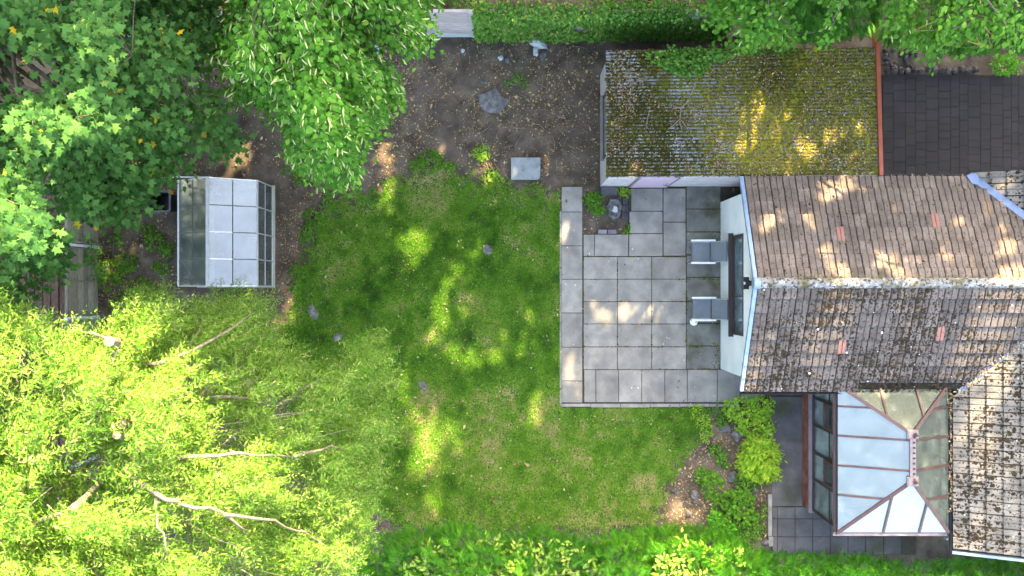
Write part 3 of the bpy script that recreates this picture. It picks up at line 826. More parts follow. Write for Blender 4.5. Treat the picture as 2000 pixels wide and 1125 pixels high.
# security light under the apex
sl_ = thing('wall_lamp', (XW, YR, 3.2), 'black twin floodlight fixed to the white gable under the ridge', 'lamp')
MB().bbox(XW - 0.05, XW - 0.002, YR - 0.06, YR + 0.06, 3.14, 3.28).build('back_plate', MT['black'], sl_)
for s in (-1, 1):
    hd = MB().bar((XW - 0.05, YR + s * 0.03, 3.2), (XW - 0.12, YR + s * 0.08, 3.22), 0.03, 0.03).bar((XW - 0.10, YR + s * 0.085, 3.18), (XW - 0.22, YR + s * 0.085, 3.2), 0.11, 0.13).build('lamp_head', MT['black'], sl_)
    MB().bar((XW - 0.221, YR + s * 0.085, 3.2), (XW - 0.226, YR + s * 0.085, 3.2), 0.09, 0.11).build('lens', MT['dark_metal'], hd)
MB().tube([(XW - 0.05, YR, 3.13), (XW - 0.13, YR, 3.10)], [0.04, 0.05], 10).build('sensor', MT['dark_metal'], sl_)

# moss and lichen clumps on roof, plus dark rows drawing the course shadow lines
def clumps_on(parent, F, U, V, n, size, prob=None, mat='moss_and_lap_shade', name='moss', flat=0.5, planes=()):
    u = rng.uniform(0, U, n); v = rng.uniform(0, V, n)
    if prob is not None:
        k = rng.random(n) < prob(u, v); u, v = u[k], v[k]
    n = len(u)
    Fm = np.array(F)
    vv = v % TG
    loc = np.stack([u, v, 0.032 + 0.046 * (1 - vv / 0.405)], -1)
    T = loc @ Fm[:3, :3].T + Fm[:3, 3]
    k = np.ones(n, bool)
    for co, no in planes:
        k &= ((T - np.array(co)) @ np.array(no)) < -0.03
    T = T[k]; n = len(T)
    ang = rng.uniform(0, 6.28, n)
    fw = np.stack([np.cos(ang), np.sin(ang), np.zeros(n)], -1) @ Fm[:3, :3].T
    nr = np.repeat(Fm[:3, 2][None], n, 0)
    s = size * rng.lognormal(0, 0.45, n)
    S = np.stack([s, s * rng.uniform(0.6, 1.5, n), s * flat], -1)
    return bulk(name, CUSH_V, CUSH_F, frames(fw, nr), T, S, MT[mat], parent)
def pS(u, v):
    return np.clip((fbm(u * 1.1 + 3, v * 1.1 + 8, 1) - 0.36) * 3.4, 0.05, 1) * np.clip(1.25 - u / 7.5, 0.15, 1) * np.where((u % (TW / 2)) < 0.085, 1, 0.35)
clumps_on(ss, FS, 6.5, 2.75, 15000, 0.018, pS, planes=[valS], flat=0.45)
clumps_on(ss, FS, 7.5, 2.8, 9000, 0.010, lambda u, v: np.where((v % TG) > TG - 0.035, 1, 0.03), planes=[valS])  # dark cushions along each lap put the course shadow into colour
def pW(u, v):
    return np.clip((fbm(u * 1.5 + 3, v * 1.5 + 8, 2) - 0.33) * 2.8, 0.05, 1) * np.where((u % (TW / 2)) < 0.08, 1, 0.2)
clumps_on(ws, FW, 6.25, 2.0, 8500, 0.0185, pW, planes=[valSw])
clumps_on(ws, FW, 6.25, 2.0, 9000, 0.011, lambda u, v: np.where((v % TG) > TG - 0.05, 1, 0.03), planes=[valSw])  # wing laps: dark rows in place of the course shadow
clumps_on(ns, FN, 7.8, 2.8, 16000, 0.0095, lambda u, v: np.where((v % TG) > TG - 0.035, 1, 0.22 * fbm(u * 2, v * 2, 1)), planes=[valN])  # lap rows stand for the course shadow, the scattered rest is moss
clumps_on(wn_, FW2, 2.7, 1.6, 500, 0.018, planes=[valNw])

# ================================================================== GARAGE
gar = thing('garage', (5.5, 4.2, 0), 'low rendered garage with mossy corrugated cement roof', 'garage')
GX0, GX1, GY0, GY1 = 2.33, 8.62, 2.68, 5.62
def garz(x): return 2.16 + (x - GX0) * 0.045
mb = MB()
mb.add([(GX0, GY0, -0.1), (GX1, GY0, -0.1), (GX1, GY0, garz(GX1)), (GX0, GY0, garz(GX0))], [(0, 1, 2, 3)])
mb.add([(GX0, GY1, -0.1), (GX1, GY1, -0.1), (GX1, GY1, garz(GX1)), (GX0, GY1, garz(GX0))], [(3, 2, 1, 0)])
mb.add([(GX0, GY0, -0.1), (GX0, GY1, -0.1), (GX0, GY1, garz(GX0)), (GX0, GY0, garz(GX0))], [(3, 2, 1, 0)])
mb.add([(GX1, GY0, -0.1), (GX1, GY1, -0.1), (GX1, GY1, garz(GX1)), (GX1, GY0, garz(GX1))], [(0, 1, 2, 3)])
mb.build('wall', MT['garage_render'], gar)
# side door in the south wall
a = P(1232, 362, 0.2).x; b = P(1300, 362, 0.2).x
gd = MB().box(a, b, GY0 - 0.035, GY0 - 0.004, 0.03, 2.0).build('door', MT['pink'], gar)
MB().box(a - 0.05, a - 0.001, GY0 - 0.045, GY0 - 0.004, 0.03, 2.05).box(b + 0.001, b + 0.05, GY0 - 0.045, GY0 - 0.004, 0.03, 2.05).build('door_frame', MT['plum'], gd)
MB().tube([(b - 0.1, GY0 - 0.03, 1.0), (b - 0.1, GY0 - 0.08, 1.0), (b - 0.2, GY0 - 0.08, 1.0)], 0.012, 6).build('handle', MT['dark_metal'], gd)
# west window
w0, w1 = P(0, 305, 1.6).y, P(0, 180, 1.6).y
gw = MB().box(GX0 - 0.04, GX0 - 0.003, w0, w1, 1.05, 1.12).box(GX0 - 0.04, GX0 - 0.003, w0, w1, 1.88, 1.95).box(GX0 - 0.04, GX0 - 0.003, w0, w0 + 0.06, 1.12, 1.88).box(GX0 - 0.04, GX0 - 0.003, w1 - 0.06, w1, 1.12, 1.88).build('window', MT['dark_frame'], gar)
MB().box(GX0 - 0.025, GX0 - 0.005, w0 + 0.06, w1 - 0.06, 1.12, 1.88).build('pane', MT['winglass'], gw)
MB().box(GX0 - 0.10, GX0 - 0.003, w0 - 0.04, w1 + 0.04, 1.0, 1.048).build('sill', MT['kerb'], gw)
# corrugated sheets, ribs run along X
RX0, RX1, RY0, RY1 = 2.25, 8.66, 2.655, 5.70
CP = 0.083
nsh = 4
roof = MB().box(RX0 + 0.1, RX1 - 0.1, RY0 + 0.05, RY1 - 0.06, 2.0, 2.1).build('roof_deck', MT['interior_dark'], gar)
for s_ in range(nsh):
    xa = RX0 + (RX1 - RX0) * s_ / nsh - (0.08 if s_ else 0); xb = RX0 + (RX1 - RX0) * (s_ + 1) / nsh
    ny_ = int((RY1 - RY0) / CP * 6); v = []; f = []
    xsn = np.linspace(xa, xb, 8)
    for i in range(ny_ + 1):
        y = RY0 + (RY1 - RY0) * i / ny_
        for x in xsn:
            z = garz(x) + 0.045 + 0.024 * math.cos(2 * math.pi * y / CP) + (0.012 if s_ % 2 else 0) + 0.006 * mnoise.noise(Vector((x * 2, y * 2, 0)))
            v.append((x, y, z))
    for i in range(ny_):
        for k in range(7):
            q = i * 8 + k; f.append((q, q + 1, q + 9, q + 8))
    mesh('roof_sheet', v, f, MT['corr'], gar, True)
MB().bar((RX1 + 0.04, RY0 - 0.0, garz(RX1) + 0.03), (RX1 - 0.05, RY1 + 0.42, garz(RX1) + 0.03), 0.09, 0.24).build('fascia', MT['fascia_red'], gar)
MB().bar((RX1 + 0.105, RY0 + 0.02, garz(RX1) - 0.06), (RX1 + 0.10, RY0 + 1.2, garz(RX1) - 0.06), 0.03, 0.1).build('fascia_trim', MT['pink'], gar)
MB().bar((RX0 + 0.04, RY0 - 0.02, garz(RX0) - 0.03), (RX0 + 0.04, RY1, garz(RX0) - 0.03), 0.02, 0.1).build('eaves_board', MT['kerb'], gar)
# moss carpet on the sheets
def garmoss(n, size, name, thr, amp, tlo, thi, seed, spread=1):
    x = rng.uniform(RX0 + 0.02, RX1 - 0.05, n); y = rng.uniform(RY0 + 0.02, RY1 - 0.02, n)
    f = fbm(x * 0.9 + seed, y * 1.2 + seed, 1, 3)
    dens = np.clip((f - thr) * amp + np.clip((x - 2.5) / 1.2, -0.6, 0.8), 0.02, 1)
    valley_ = 0.5 - 0.5 * np.cos(2 * np.pi * y / CP)
    k = rng.random(n) < dens * (0.35 + 0.65 * valley_ + np.clip((x - 4.5) * 0.3, 0, 0.6))
    x, y, f = x[k], y[k], f[k]; n = len(x)
    z = 2.16 + (x - GX0) * 0.045 + 0.045 + 0.024 * np.cos(2 * np.pi * y / CP) + 0.008
    T = np.stack([x, y, z], -1)
    ang = rng.uniform(0, 6.28, n)
    fw = np.stack([np.cos(ang), np.sin(ang), rng.normal(0, 0.3, n)], -1)
    nr = np.stack([rng.normal(0, 0.3, n), rng.normal(0, 0.3, n), np.ones(n)], -1)
    s = size * rng.lognormal(0, 0.4, n)
    yel = fbm(x * 0.8 + 2, y * 0.8 + 40, 3, 3)
    tint = np.clip(tlo + (thi - tlo) * np.clip((x - 3.0) / 3, 0, 1) + (yel - 0.5) * 1.0 + rng.normal(0, 0.15, n), 0, 1)
    return bulk(name, CUSH_V, CUSH_F, frames(fw, nr), T, np.stack([s, s * 1.3, s * 0.6], -1), MT['moss'], gar, tint)
garmoss(62000, 0.0195, 'moss', 0.30, 2.5, 0.28, 0.62, 5)
x = rng.uniform(RX0 + 0.02, RX1 - 0.05, 9000); y = rng.uniform(RY0 + 0.02, RY1 - 0.02, 9000)
k = fbm(x * 1.2, y * 1.2, 2) + np.clip((x - 4) * 0.06, -0.1, 0.2) > 0.48
x, y = x[k], y[k]; n = len(x); ang = rng.uniform(0, 6.28, n)
bulk('leaf_litter', LEAF_RHOMB[0], LEAF_RHOMB[1], frames(np.stack([np.cos(ang), np.sin(ang), rng.normal(0, 0.3, n)], -1), np.stack([rng.normal(0, 0.4, n), rng.normal(0, 0.4, n), np.ones(n)], -1)),
     np.stack([x, y, 2.16 + (x - GX0) * 0.045 + 0.085], -1), rng.uniform(0.03, 0.07, n), MT['l_litter'], gar, np.clip(rng.normal(0.45, 0.28, n), 0, 1))
# fallen twigs lying on the roof
def rz_(px, py):
    p = P(px, py, 2.35); z = garz(p.x) + 0.10; return P(px, py, z)
tw = [[(1358, 160), (1352, 180), (1345, 195), (1330, 212), (1328, 232), (1315, 245), (1305, 252)], [(1352, 175), (1362, 177), (1368, 176)], [(1330, 212), (1318, 208), (1306, 205)], [(1328, 232), (1335, 240), (1340, 248), (1345, 256)], [(1328, 235), (1329, 246), (1333, 254)]]
mb = MB()
for k, l in enumerate(tw):
    pts = [rz_(*q) for q in l]; mb.tube(pts, [0.017 * (1 - 0.6 * i / len(pts)) * (1 if k == 0 else 0.6) for i in range(len(pts))], 5)
tag(mb.build('fallen_branch', MT['twig']), 'long forked dead branch lying on the mossy garage roof', 'branch')
mb = MB()
for l in [[(1555, 252), (1550, 262), (1548, 275)], [(1538, 260), (1549, 262), (1553, 258)]]:
    mb.tube([rz_(*q) for q in l], 0.010, 5)
tag(mb.build('fallen_twig', MT['twig']), 'short forked dead twig lying on yellow roof moss', 'twig')
mb = MB().tube([rz_(*q) for q in [(1532, 285), (1536, 300), (1545, 310)]], 0.008, 5)
tag(mb.build('fallen_twig', MT['twig']), 'thin curved dead twig near the garage roof edge beside the bungalow tiles', 'twig')
mb = MB().tube([rz_(*q) for q in [(1268, 218), (1264, 235), (1263, 252)]], 0.008, 5)
tag(mb.build('fallen_twig', MT['twig']), 'thin dead twig on the bare grey end of the garage roof', 'twig')

# ================================================================== CONSERVATORY
con = thing('conservatory', (9.1, -4.0, 0), 'brown framed conservatory with hipped glass roof', 'conservatory')
CX0, CX1, CY0, CY1, CZ, CRZ = 7.72, 10.36, -5.72, -2.30, 2.40, 3.10
# eaves rectangle, ridge ends
E = dict(nw=Vector((CX0 + 0.02, CY1, CZ)), sw=Vector((CX0 + 0.02, CY0 - 0.08, CZ)), se=Vector((CX1, CY0 - 0.08, CZ)), ne=Vector((CX1, CY1, CZ)))
rn = P(1781, 848, CRZ); rs = P(1781, 940, CRZ)
# timber dwarf wall, boards
for i in range(4):
    MB().box(7.655, 7.70, CY0, CY1 + 0.1, 0.02 + i * 0.145, 0.02 + i * 0.145 + 0.14).build('board', MT['redwood'], con)
MB().box(7.702, 7.80, CY0 + 0.002, CY1 + 0.1, -0.05, 0.6).box(7.72, CX1, CY0, CY0 + 0.1, -0.05, 0.6).build('dwarf_wall', MT['render'], con)
MB().box(7.62, 7.83, CY0 - 0.05, CY1 + 0.1, 0.602, 0.66).build('sill', MT['plum'], con)
MB().box(7.83, CX1, CY0 - 0.05, CY0 + 0.12, 0.602, 0.66).build('sill', MT['brown_frame'], con)
# west glazing
my = [-2.10, -2.80, -3.49, -4.19, -4.88, CY0 + 0.03]
xw = 7.74
MB().box(xw - 0.035, xw + 0.035, CY0, CY1 + 0.1, 0.66, 0.72).box(xw - 0.035, xw + 0.035, CY0, CY1 + 0.1, 2.26, 2.34).build('window_frame', MT['dark_frame'], con)
for i, y in enumerate(my):
    MB().box(xw - 0.033, xw + 0.033, y - 0.032, y + 0.032, 0.722, 2.258).build('mullion', MT['dark_frame'], con)
for i in range(5):
    ya, yb = my[i + 1] + 0.034, my[i] - 0.034
    MB().box(xw - 0.006, xw + 0.006, ya, yb, 0.722, 2.258).build('pane', MT['sideglass'], con)
    MB().box(xw + 0.012, xw + 0.02, ya, yb, 0.722, 2.25).build('blind', MT['blind_white'], con)
    if i in (1, 3):
        z0, z1 = 1.55, 2.25
        op = MB().box(xw - 0.06, xw - 0.012, ya, yb, z0, z0 + 0.07).box(xw - 0.06, xw - 0.012, ya, yb, z1 - 0.07, z1).box(xw - 0.06, xw - 0.012, ya, ya + 0.06, z0 + 0.07, z1 - 0.07).box(xw - 0.06, xw - 0.012, yb - 0.06, yb, z0 + 0.07, z1 - 0.07).build('opening_light', MT['brown_frame'], con)
        MB().box(xw - 0.04, xw - 0.02, ya + 0.06, yb - 0.06, z0 + 0.07, z1 - 0.07).build('pane', MT['sideglass'], op)
        MB().box(xw - 0.08, xw - 0.06, (ya + yb) / 2 - 0.05, (ya + yb) / 2 + 0.05, z0 + 0.02, z0 + 0.05).build('handle', MT['dark_metal'], op)
    else:
        MB().box(xw - 0.03, xw - 0.008, ya, yb, 1.85, 1.90).build('transom', MT['dark_frame'], con)
# south glazing
MB().box(7.78, CX1, CY0, CY0 + 0.07, 0.66, 0.72).box(7.78, CX1, CY0, CY0 + 0.07, 2.26, 2.34).build('window_frame', MT['brown_frame'], con)
for i in range(5):
    x = 7.80 + i * (CX1 - 7.84) / 4
    MB().box(x - 0.03, x + 0.03, CY0 + 0.002, CY0 + 0.068, 0.722, 2.258).build('mullion', MT['brown_frame'], con)
    if i < 4:
        MB().box(x + 0.032, x + (CX1 - 7.84) / 4 - 0.032, CY0 + 0.03, CY0 + 0.04, 0.722, 2.258).build('pane', MT['winglass'], con)
# interior floor and blinds
MB().box(7.82, CX1 + 0.4, CY0 + 0.13, CY1 + 0.1, -0.05, 0.05).build('floor', MT['interior'], con)
MB().box(CX1 - 0.03, CX1 - 0.003, CY0 + 0.13, CY1 + 0.1, 0.06, 2.3).build('back_wall', MT['interior'], con)
# roof glazing
def pane_poly(pts, parent, mat=None):
    pts = [Vector(p) for p in pts]
    if (pts[1] - pts[0]).cross(pts[2] - pts[0]).z < 0: pts.reverse()
    return MB().poly(pts, 0.016).build('roof_pane', mat or MT['roofglass'], parent)
def rbar(a_, b_, w_=0.045, h_=0.05, mat='brown_frame', name='glazing_bar'):
    up = Vector((0, 0, 0.012)); return MB().bar(Vector(a_) + up, Vector(b_) + up, w_, h_).build(name, MT[mat], con)
def lerp_at(a_, b_, axis, val):
    t = (val - a_[axis]) / (b_[axis] - a_[axis]); return a_.lerp(b_, t)
def slope_side(e0, e1, r0, r1, axis, cuts):
    """glaze a slope: eave e0->e1, ridge r0->r1 (may coincide), bars at coordinate cuts on axis, each perpendicular to the eave"""
    vals = [e0[axis]] + list(cuts) + [e1[axis]]
    def top(v):
        s = 1 if e1[axis] > e0[axis] else -1
        if s * (v - r0[axis]) <= 0: return lerp_at(e0, r0, axis, v)
        if s * (v - r1[axis]) >= 0: return lerp_at(r1, e1, axis, v)
        return lerp_at(r0, r1, axis, v)
    for v in cuts:
        rbar(lerp_at(e0, e1, axis, v), top(v))
    for va, vb in zip(vals[:-1], vals[1:]):
        pts = [lerp_at(e0, e1, axis, va), lerp_at(e0, e1, axis, vb)]
        s = 1 if e1[axis] > e0[axis] else -1
        tv = [top(vb)]
        for r in ((r1, r0) if (r1 - r0).length > 1e-3 else (r0,)):
            if s * (r[axis] - va) > 1e-3 and s * (vb - r[axis]) > 1e-3: tv.append(r)
        tv.append(top(va))
        q = pts + tv; out = []
        for p in q:
            if not out or (p - out[-1]).length > 1e-3: out.append(p)
        if (out[0] - out[-1]).length < 1e-3: out.pop()
        if len(out) >= 3: pane_poly(out, con)
wc = [P(0, py, CZ).y for py in (793, 850.5, 908.5, 966)]
slope_side(E['nw'], E['sw'], rn, rs, 1, wc)
ec = [P(0, py, CZ).y for py in (795, 851, 908, 968)]
slope_side(E['ne'], E['se'], rn, rs, 1, ec)
slope_side(E['sw'], E['se'], rs, rs, 0, [P(1725, 0, CZ).x, P(1795, 0, CZ).x])
slope_side(E['nw'], E['ne'], rn, rn, 0, [P(1717, 0, CZ).x, P(1787, 0, CZ).x])
for e, r in (('nw', rn), ('ne', rn), ('sw', rs), ('se', rs)):
    rbar(E[e], r, 0.075, 0.06, 'brown_frame', 'hip_bar')
MB().bar(rn + Vector((0, 0, 0.03)), rs + Vector((0, 0, 0.03)), 0.13, 0.07).build('ridge_cap', MT['plum'], con)
for r in (rn, rs):
    MB().bbox(r.x - 0.13, r.x + 0.13, r.y - 0.11, r.y + 0.11, CRZ + 0.0, CRZ + 0.08, 0.03).build('ridge_boss', MT['plum'], con)
for i in range(9):
    p = rn.lerp(rs, (i + 0.5) / 9) + Vector((0.02, 0, 0.06))
    MB().tube([p, p + Vector((0.0, 0, 0.09))], [0.028, 0.004], 6).build('cresting_spike', MT['brown_frame'], con)
for r in (rn, rs):
    MB().tube([r + Vector((0.03, 0, 0.07)), r + Vector((0.03, 0, 0.14)), r + Vector((0.03, 0, 0.18)), r + Vector((0.03, 0, 0.30))], [0.03, 0.05, 0.02, 0.004], 8).build('finial', MT['brown_frame'], con)
gutter((CX0 - 0.04, CY1, CZ - 0.02), (CX0 - 0.04, CY0 - 0.14, CZ - 0.02), MT['dark_frame'], con, 0.05)
gutter((CX0 - 0.08, CY0 - 0.13, CZ - 0.02), (CX1, CY0 - 0.13, CZ - 0.02), MT['plum'], con, 0.045)

# ================================================================== GREENHOUSE
gh = thing('greenhouse', (-7.3, 1.4, 0), 'small aluminium greenhouse with dusty glass panes', 'greenhouse')
HX0, HX1, HXR, HY0, HY1 = P(347, 0, 1.45).x, P(533, 0).x, 0, P(0, 560, 0.0).y, 0
HX0, HX1, HY0, HY1 = -8.25, -6.30, 0.05, 2.66
HXR = (HX0 + HX1) / 2 - 0.05
HE, HR = 1.50, 2.12
MB().box(HX0 - 0.04, HX1 + 0.04, HY0 - 0.04, HY1 + 0.04, -0.06, 0.07).build('base', MT['timber_cream'], gh)
MB().box(HX0 + 0.06, HX1 - 0.06, HY0 + 0.06, HY1 - 0.06, 0.071, 0.08).build('floor', MT['soil'], gh)
nb = 4
ys_ = [HY0 + (HY1 - HY0) * i / nb for i in range(nb + 1)]
def ghbar(a_, b_, w_=0.028, h_=0.03, name='frame_bar', m='alu'):
    return MB().bar(a_, b_, w_, h_).build(name, MT[m], gh)
for y in ys_:
    for x in (HX0, HX1):
        ghbar((x, y, 0.07), (x, y, HE)); ghbar((x, y, HE), (HXR, y, HR), 0.02, 0.025, 'glazing_bar', 'dark_metal' if y not in (ys_[0], ys_[-1]) else 'alu')
for x in (HX0, HX1):
    ghbar((x, HY0, HE), (x, HY1, HE), 0.045, 0.045, 'eaves_bar')
    ghbar((x, HY0, 0.09), (x, HY1, 0.09), 0.03, 0.03, 'frame_bar', 'alu')
ghbar((HX1, HY0, 0.8), (HX1, HY1, 0.8), 0.02, 0.02); ghbar((HX0, HY0, 0.8), (HX0, HY1, 0.8), 0.02, 0.02)
ghbar((HXR, HY0 - 0.02, HR + 0.015), (HXR, HY1 + 0.02, HR + 0.015), 0.07, 0.05, 'ridge_bar')
# sliding door rail at the north end
ghbar((HX0 - 0.35, HY1 + 0.05, HE + 0.28), (HXR, HY1 + 0.05, HE + 0.28), 0.03, 0.04, 'door_rail')
def gpane(pts, name='pane'):
    pts = [Vector(p) for p in pts]
    if (pts[1] - pts[0]).cross(pts[2] - pts[0]).z < 0: pts.reverse()
    MB().poly(pts, 0.004).build(name, MT['glass'], gh)
for i in range(nb):
    a_, b_ = ys_[i] + 0.012, ys_[i + 1] - 0.012
    for x in (HX0, HX1):
        mid = HXR + (x - HXR) * 0.5; mz = (HE + HR) / 2
        s = 0.012 if x > HXR else -0.012
        gpane([(x, a_, HE + 0.012), (x, b_, HE + 0.012), (mid + s, b_, mz + 0.006), (mid + s, a_, mz + 0.006)], 'roof_pane')
        gpane([(mid - s, a_, mz + 0.016), (mid - s, b_, mz + 0.016), (HXR + s * 2, b_, HR), (HXR + s * 2, a_, HR)], 'roof_pane')
        MB().bar((mid, a_, mz + 0.012), (mid, b_, mz + 0.012), 0.012, 0.012).build('glazing_strip', MT['dark_metal'], gh)
        for z0, z1 in ((0.1, 0.79), (0.815, HE - 0.03)):
            MB().box(x - 0.002, x + 0.002, a_, b_, z0, z1).build('pane', MT['glass'], gh)
for y in (HY0, HY1):
    ghbar((HX0, y, 0.09), (HX1, y, 0.09)); ghbar((HX0, y, HE), (HX1, y, HE), 0.02, 0.02)
    for t in (0.33, 0.67):
        x = HX0 + (HX1 - HX0) * t; ztop = HE + (HR - HE) * (1 - abs(x - HXR) / (HX1 - HXR)); ghbar((x, y, 0.09), (x, y, ztop), 0.02, 0.02)
    for k in range(3):
        xa, xb = HX0 + (HX1 - HX0) * k / 3 + 0.012, HX0 + (HX1 - HX0) * (k + 1) / 3 - 0.012
        MB().box(xa, xb, y - 0.002, y + 0.002, 0.11, HE - 0.015).build('pane', MT['glass'], gh)
    for s in (-1, 1):
        xe = HX0 if s < 0 else HX1
        pts = [Vector((xe - s * 0.03, y, HE + 0.015)), Vector((HXR + s * 0.012, y, HE + 0.015)), Vector((HXR + s * 0.012, y, HR - 0.03))]
        MB().poly(pts, 0.004).build('gable_pane', MT['glass'], gh)
# roof vent frame, one open strut pane
ghbar((HXR + 0.04, ys_[1] - 0.0, HR - 0.0), (HXR + (HX1 - HXR) * 0.5, ys_[1], (HE + HR) / 2 + 0.03), 0.02, 0.02, 'vent_frame')
ghbar((HXR + 0.04, ys_[2], HR - 0.0), (HXR + (HX1 - HXR) * 0.5, ys_[2], (HE + HR) / 2 + 0.03), 0.02, 0.02, 'vent_frame')
# staging inside along the west side
for k in range(5):
    x = HX0 + 0.10 + k * 0.11
    MB().box(x, x + 0.085, HY0 + 0.1, HY1 - 0.1, 0.72, 0.74).build('staging_slat', MT['timber_cream'], gh)
for y in (HY0 + 0.2, 1.4, HY1 - 0.2):
    MB().box(HX0 + 0.08, HX0 + 0.62, y - 0.02, y + 0.02, 0.08, 0.718).build('staging_leg', MT['timber_cream'], gh)
ghbar((HX0 + 0.05, HY0 + 0.1, 0.3), (HX0 + 0.05, HY0 + 0.62, 1.45), 0.02, 0.02, 'brace')
for k in range(2):
    MB().box(HXR + 0.35, HXR + 0.62, ys_[2] - 0.05 - k * 0.0, ys_[2] - 0.02, 0.10, 0.14).build('label_stake' if False else 'floor_batten', MT['timber_cream'], gh)

# ================================================================== BIN (open black container)
def open_tub(name, px, py, w_, d_, h_, label, cat, mat, rim):
    c = P(px, py, h_); c.z = 0
    t = thing(name, c, label, cat)
    def ring(hw, hd, z, r=0.07, n=4):
        pts = []
        for sx, sy, a0 in ((1, 1, 0), (-1, 1, 90), (-1, -1, 180), (1, -1, 270)):
            for k in range(n + 1):
                a_ = R(a0 + 90 * k / n); pts.append((c.x + sx * (hw - r) + r * math.cos(a_), c.y + sy * (hd - r) + r * math.sin(a_), z))
        return pts
    rings = [ring(w_ / 2 * 0.82, d_ / 2 * 0.82, 0.0), ring(w_ / 2 * 0.95, d_ / 2 * 0.95, h_ - 0.03), ring(w_ / 2 * 0.90, d_ / 2 * 0.88, h_ - 0.03), ring(w_ / 2 * 0.78, d_ / 2 * 0.78, 0.05)]
    v = sum(rings, []); n = len(rings[0]); f = []
    for k in range(3):
        for i in range(n):
            j = (i + 1) % n; f.append((k * n + i, k * n + j, (k + 1) * n + j, (k + 1) * n + i))
    f.append(tuple(range(3 * n, 4 * n)))
    mesh('body', v, f, MT[mat], t, True)
    rr_ = [ring(w_ / 2 * 0.955, d_ / 2 * 0.955, h_ - 0.05), ring(w_ / 2, d_ / 2, h_ - 0.045), ring(w_ / 2, d_ / 2, h_), ring(w_ / 2 * 0.86, d_ / 2 * 0.84, h_), ring(w_ / 2 * 0.85, d_ / 2 * 0.83, h_ - 0.04)]
    v = sum(rr_, []); f = []
    for k in range(4):
        for i in range(n):
            j = (i + 1) % n; f.append((k * n + i, k * n + j, (k + 1) * n + j, (k + 1) * n + i))
    mesh('rim', v, f, MT[rim], t)
    MB().bbox(c.x - 0.06, c.x + 0.06, c.y - d_ / 2 - 0.03, c.y - d_ / 2 - 0.001, h_ - 0.09, h_ - 0.055, 0.005).build('handle', MT[rim], t)
    MB().box(c.x - w_ / 2 * 0.7, c.x + w_ / 2 * 0.7, c.y - d_ / 2 * 0.7, c.y + d_ / 2 * 0.7, 0.06, 0.09).build('water', MT['black'], t)
    return t
MT['bin_rim'] = pmat('bin_rim', [(0.05, 0.06, 0.075), (0.08, 0.095, 0.115)], 5, 0.45, spec=0.5)
open_tub('water_butt', 308, 393, 0.66, 0.56, 0.75, 'open black plastic water butt beside the greenhouse', 'water butt', 'black', 'bin_rim')

# ================================================================== GARDEN CHAIRS
def chair(y, dx, label):
    t = thing('garden_chair', (5.02 + dx, y, 0.035), label, 'chair', 'garden chairs by the white gable')
    def loc(o):
        o.matrix_parent_inverse = Matrix(); return o
    hw = 0.27
    # seat sling, slightly dished
    v = []; f = []
    for i in range(7):
        for k in range(5):
            x = -0.36 + 0.47 * i / 6; yy = -0.25 + 0.5 * k / 4
            v.append((x, yy, 0.43 - 0.02 * math.sin(math.pi * k / 4) - 0.02 * i / 6 - (0.03 * (i == 0))))
    for i in range(6):
        for k in range(4): q = i * 5 + k; f.append((q, q + 5, q + 6, q + 1))
    loc(mesh('seat', v, f, MT['sling'], t, True))
    v = []; f = []
    for i in range(7):
        for k in range(5):
            u = i / 6; yy = -0.245 + 0.49 * k / 4
            v.append((0.125 + 0.26 * u, yy, 0.44 + 0.62 * u - 0.0 + 0.015 * math.sin(math.pi * k / 4)))
    for i in range(6):
        for k in range(4): q = i * 5 + k; f.append((q, q + 5, q + 6, q + 1))
    loc(mesh('backrest', v, f, MT['sling'], t, True))
    for s in (-1, 1):
        loc(MB().tube([(-0.37, s * 0.26, 0.40), (0.11, s * 0.26, 0.41)], 0.014, 8).build('seat_rail', MT['chairframe'], t))
        loc(MB().tube([(0.115, s * 0.262, 0.42), (0.39, s * 0.255, 1.07)], 0.013, 8).build('back_rail', MT['chairframe'], t))
        loc(MB().tube([(-0.36, s * 0.29, 0.0), (-0.34, s * 0.29, 0.60)], 0.014, 8).build('leg', MT['chairframe'], t))
        loc(MB().tube([(0.30, s * 0.28, 0.0), (0.10, s * 0.28, 0.45), (0.06, s * 0.29, 0.60)], 0.014, 8).build('leg', MT['chairframe'], t))
        loc(MB().bar((-0.42, s * 0.29, 0.615), (-0.30, s * 0.29, 0.625), 0.04, 0.022).bar((-0.30, s * 0.29, 0.625), (0.20, s * 0.29, 0.635), 0.045, 0.024).build('armrest', MT['alu_white'], t))
    for cx_, cz_ in ((0.11, 0.405), (-0.365, 0.40), (0.39, 1.07)):
        loc(MB().tube([(cx_, -0.257, cz_), (cx_, 0.257, cz_)], 0.013, 8).build('crossbar', MT['dark_metal'], t))
chair(0.93, 0.0, 'grey sling garden chair facing the lawn with nothing beside it')
chair(-0.54, 0.02, 'grey sling garden chair with a white ball at its armrest')
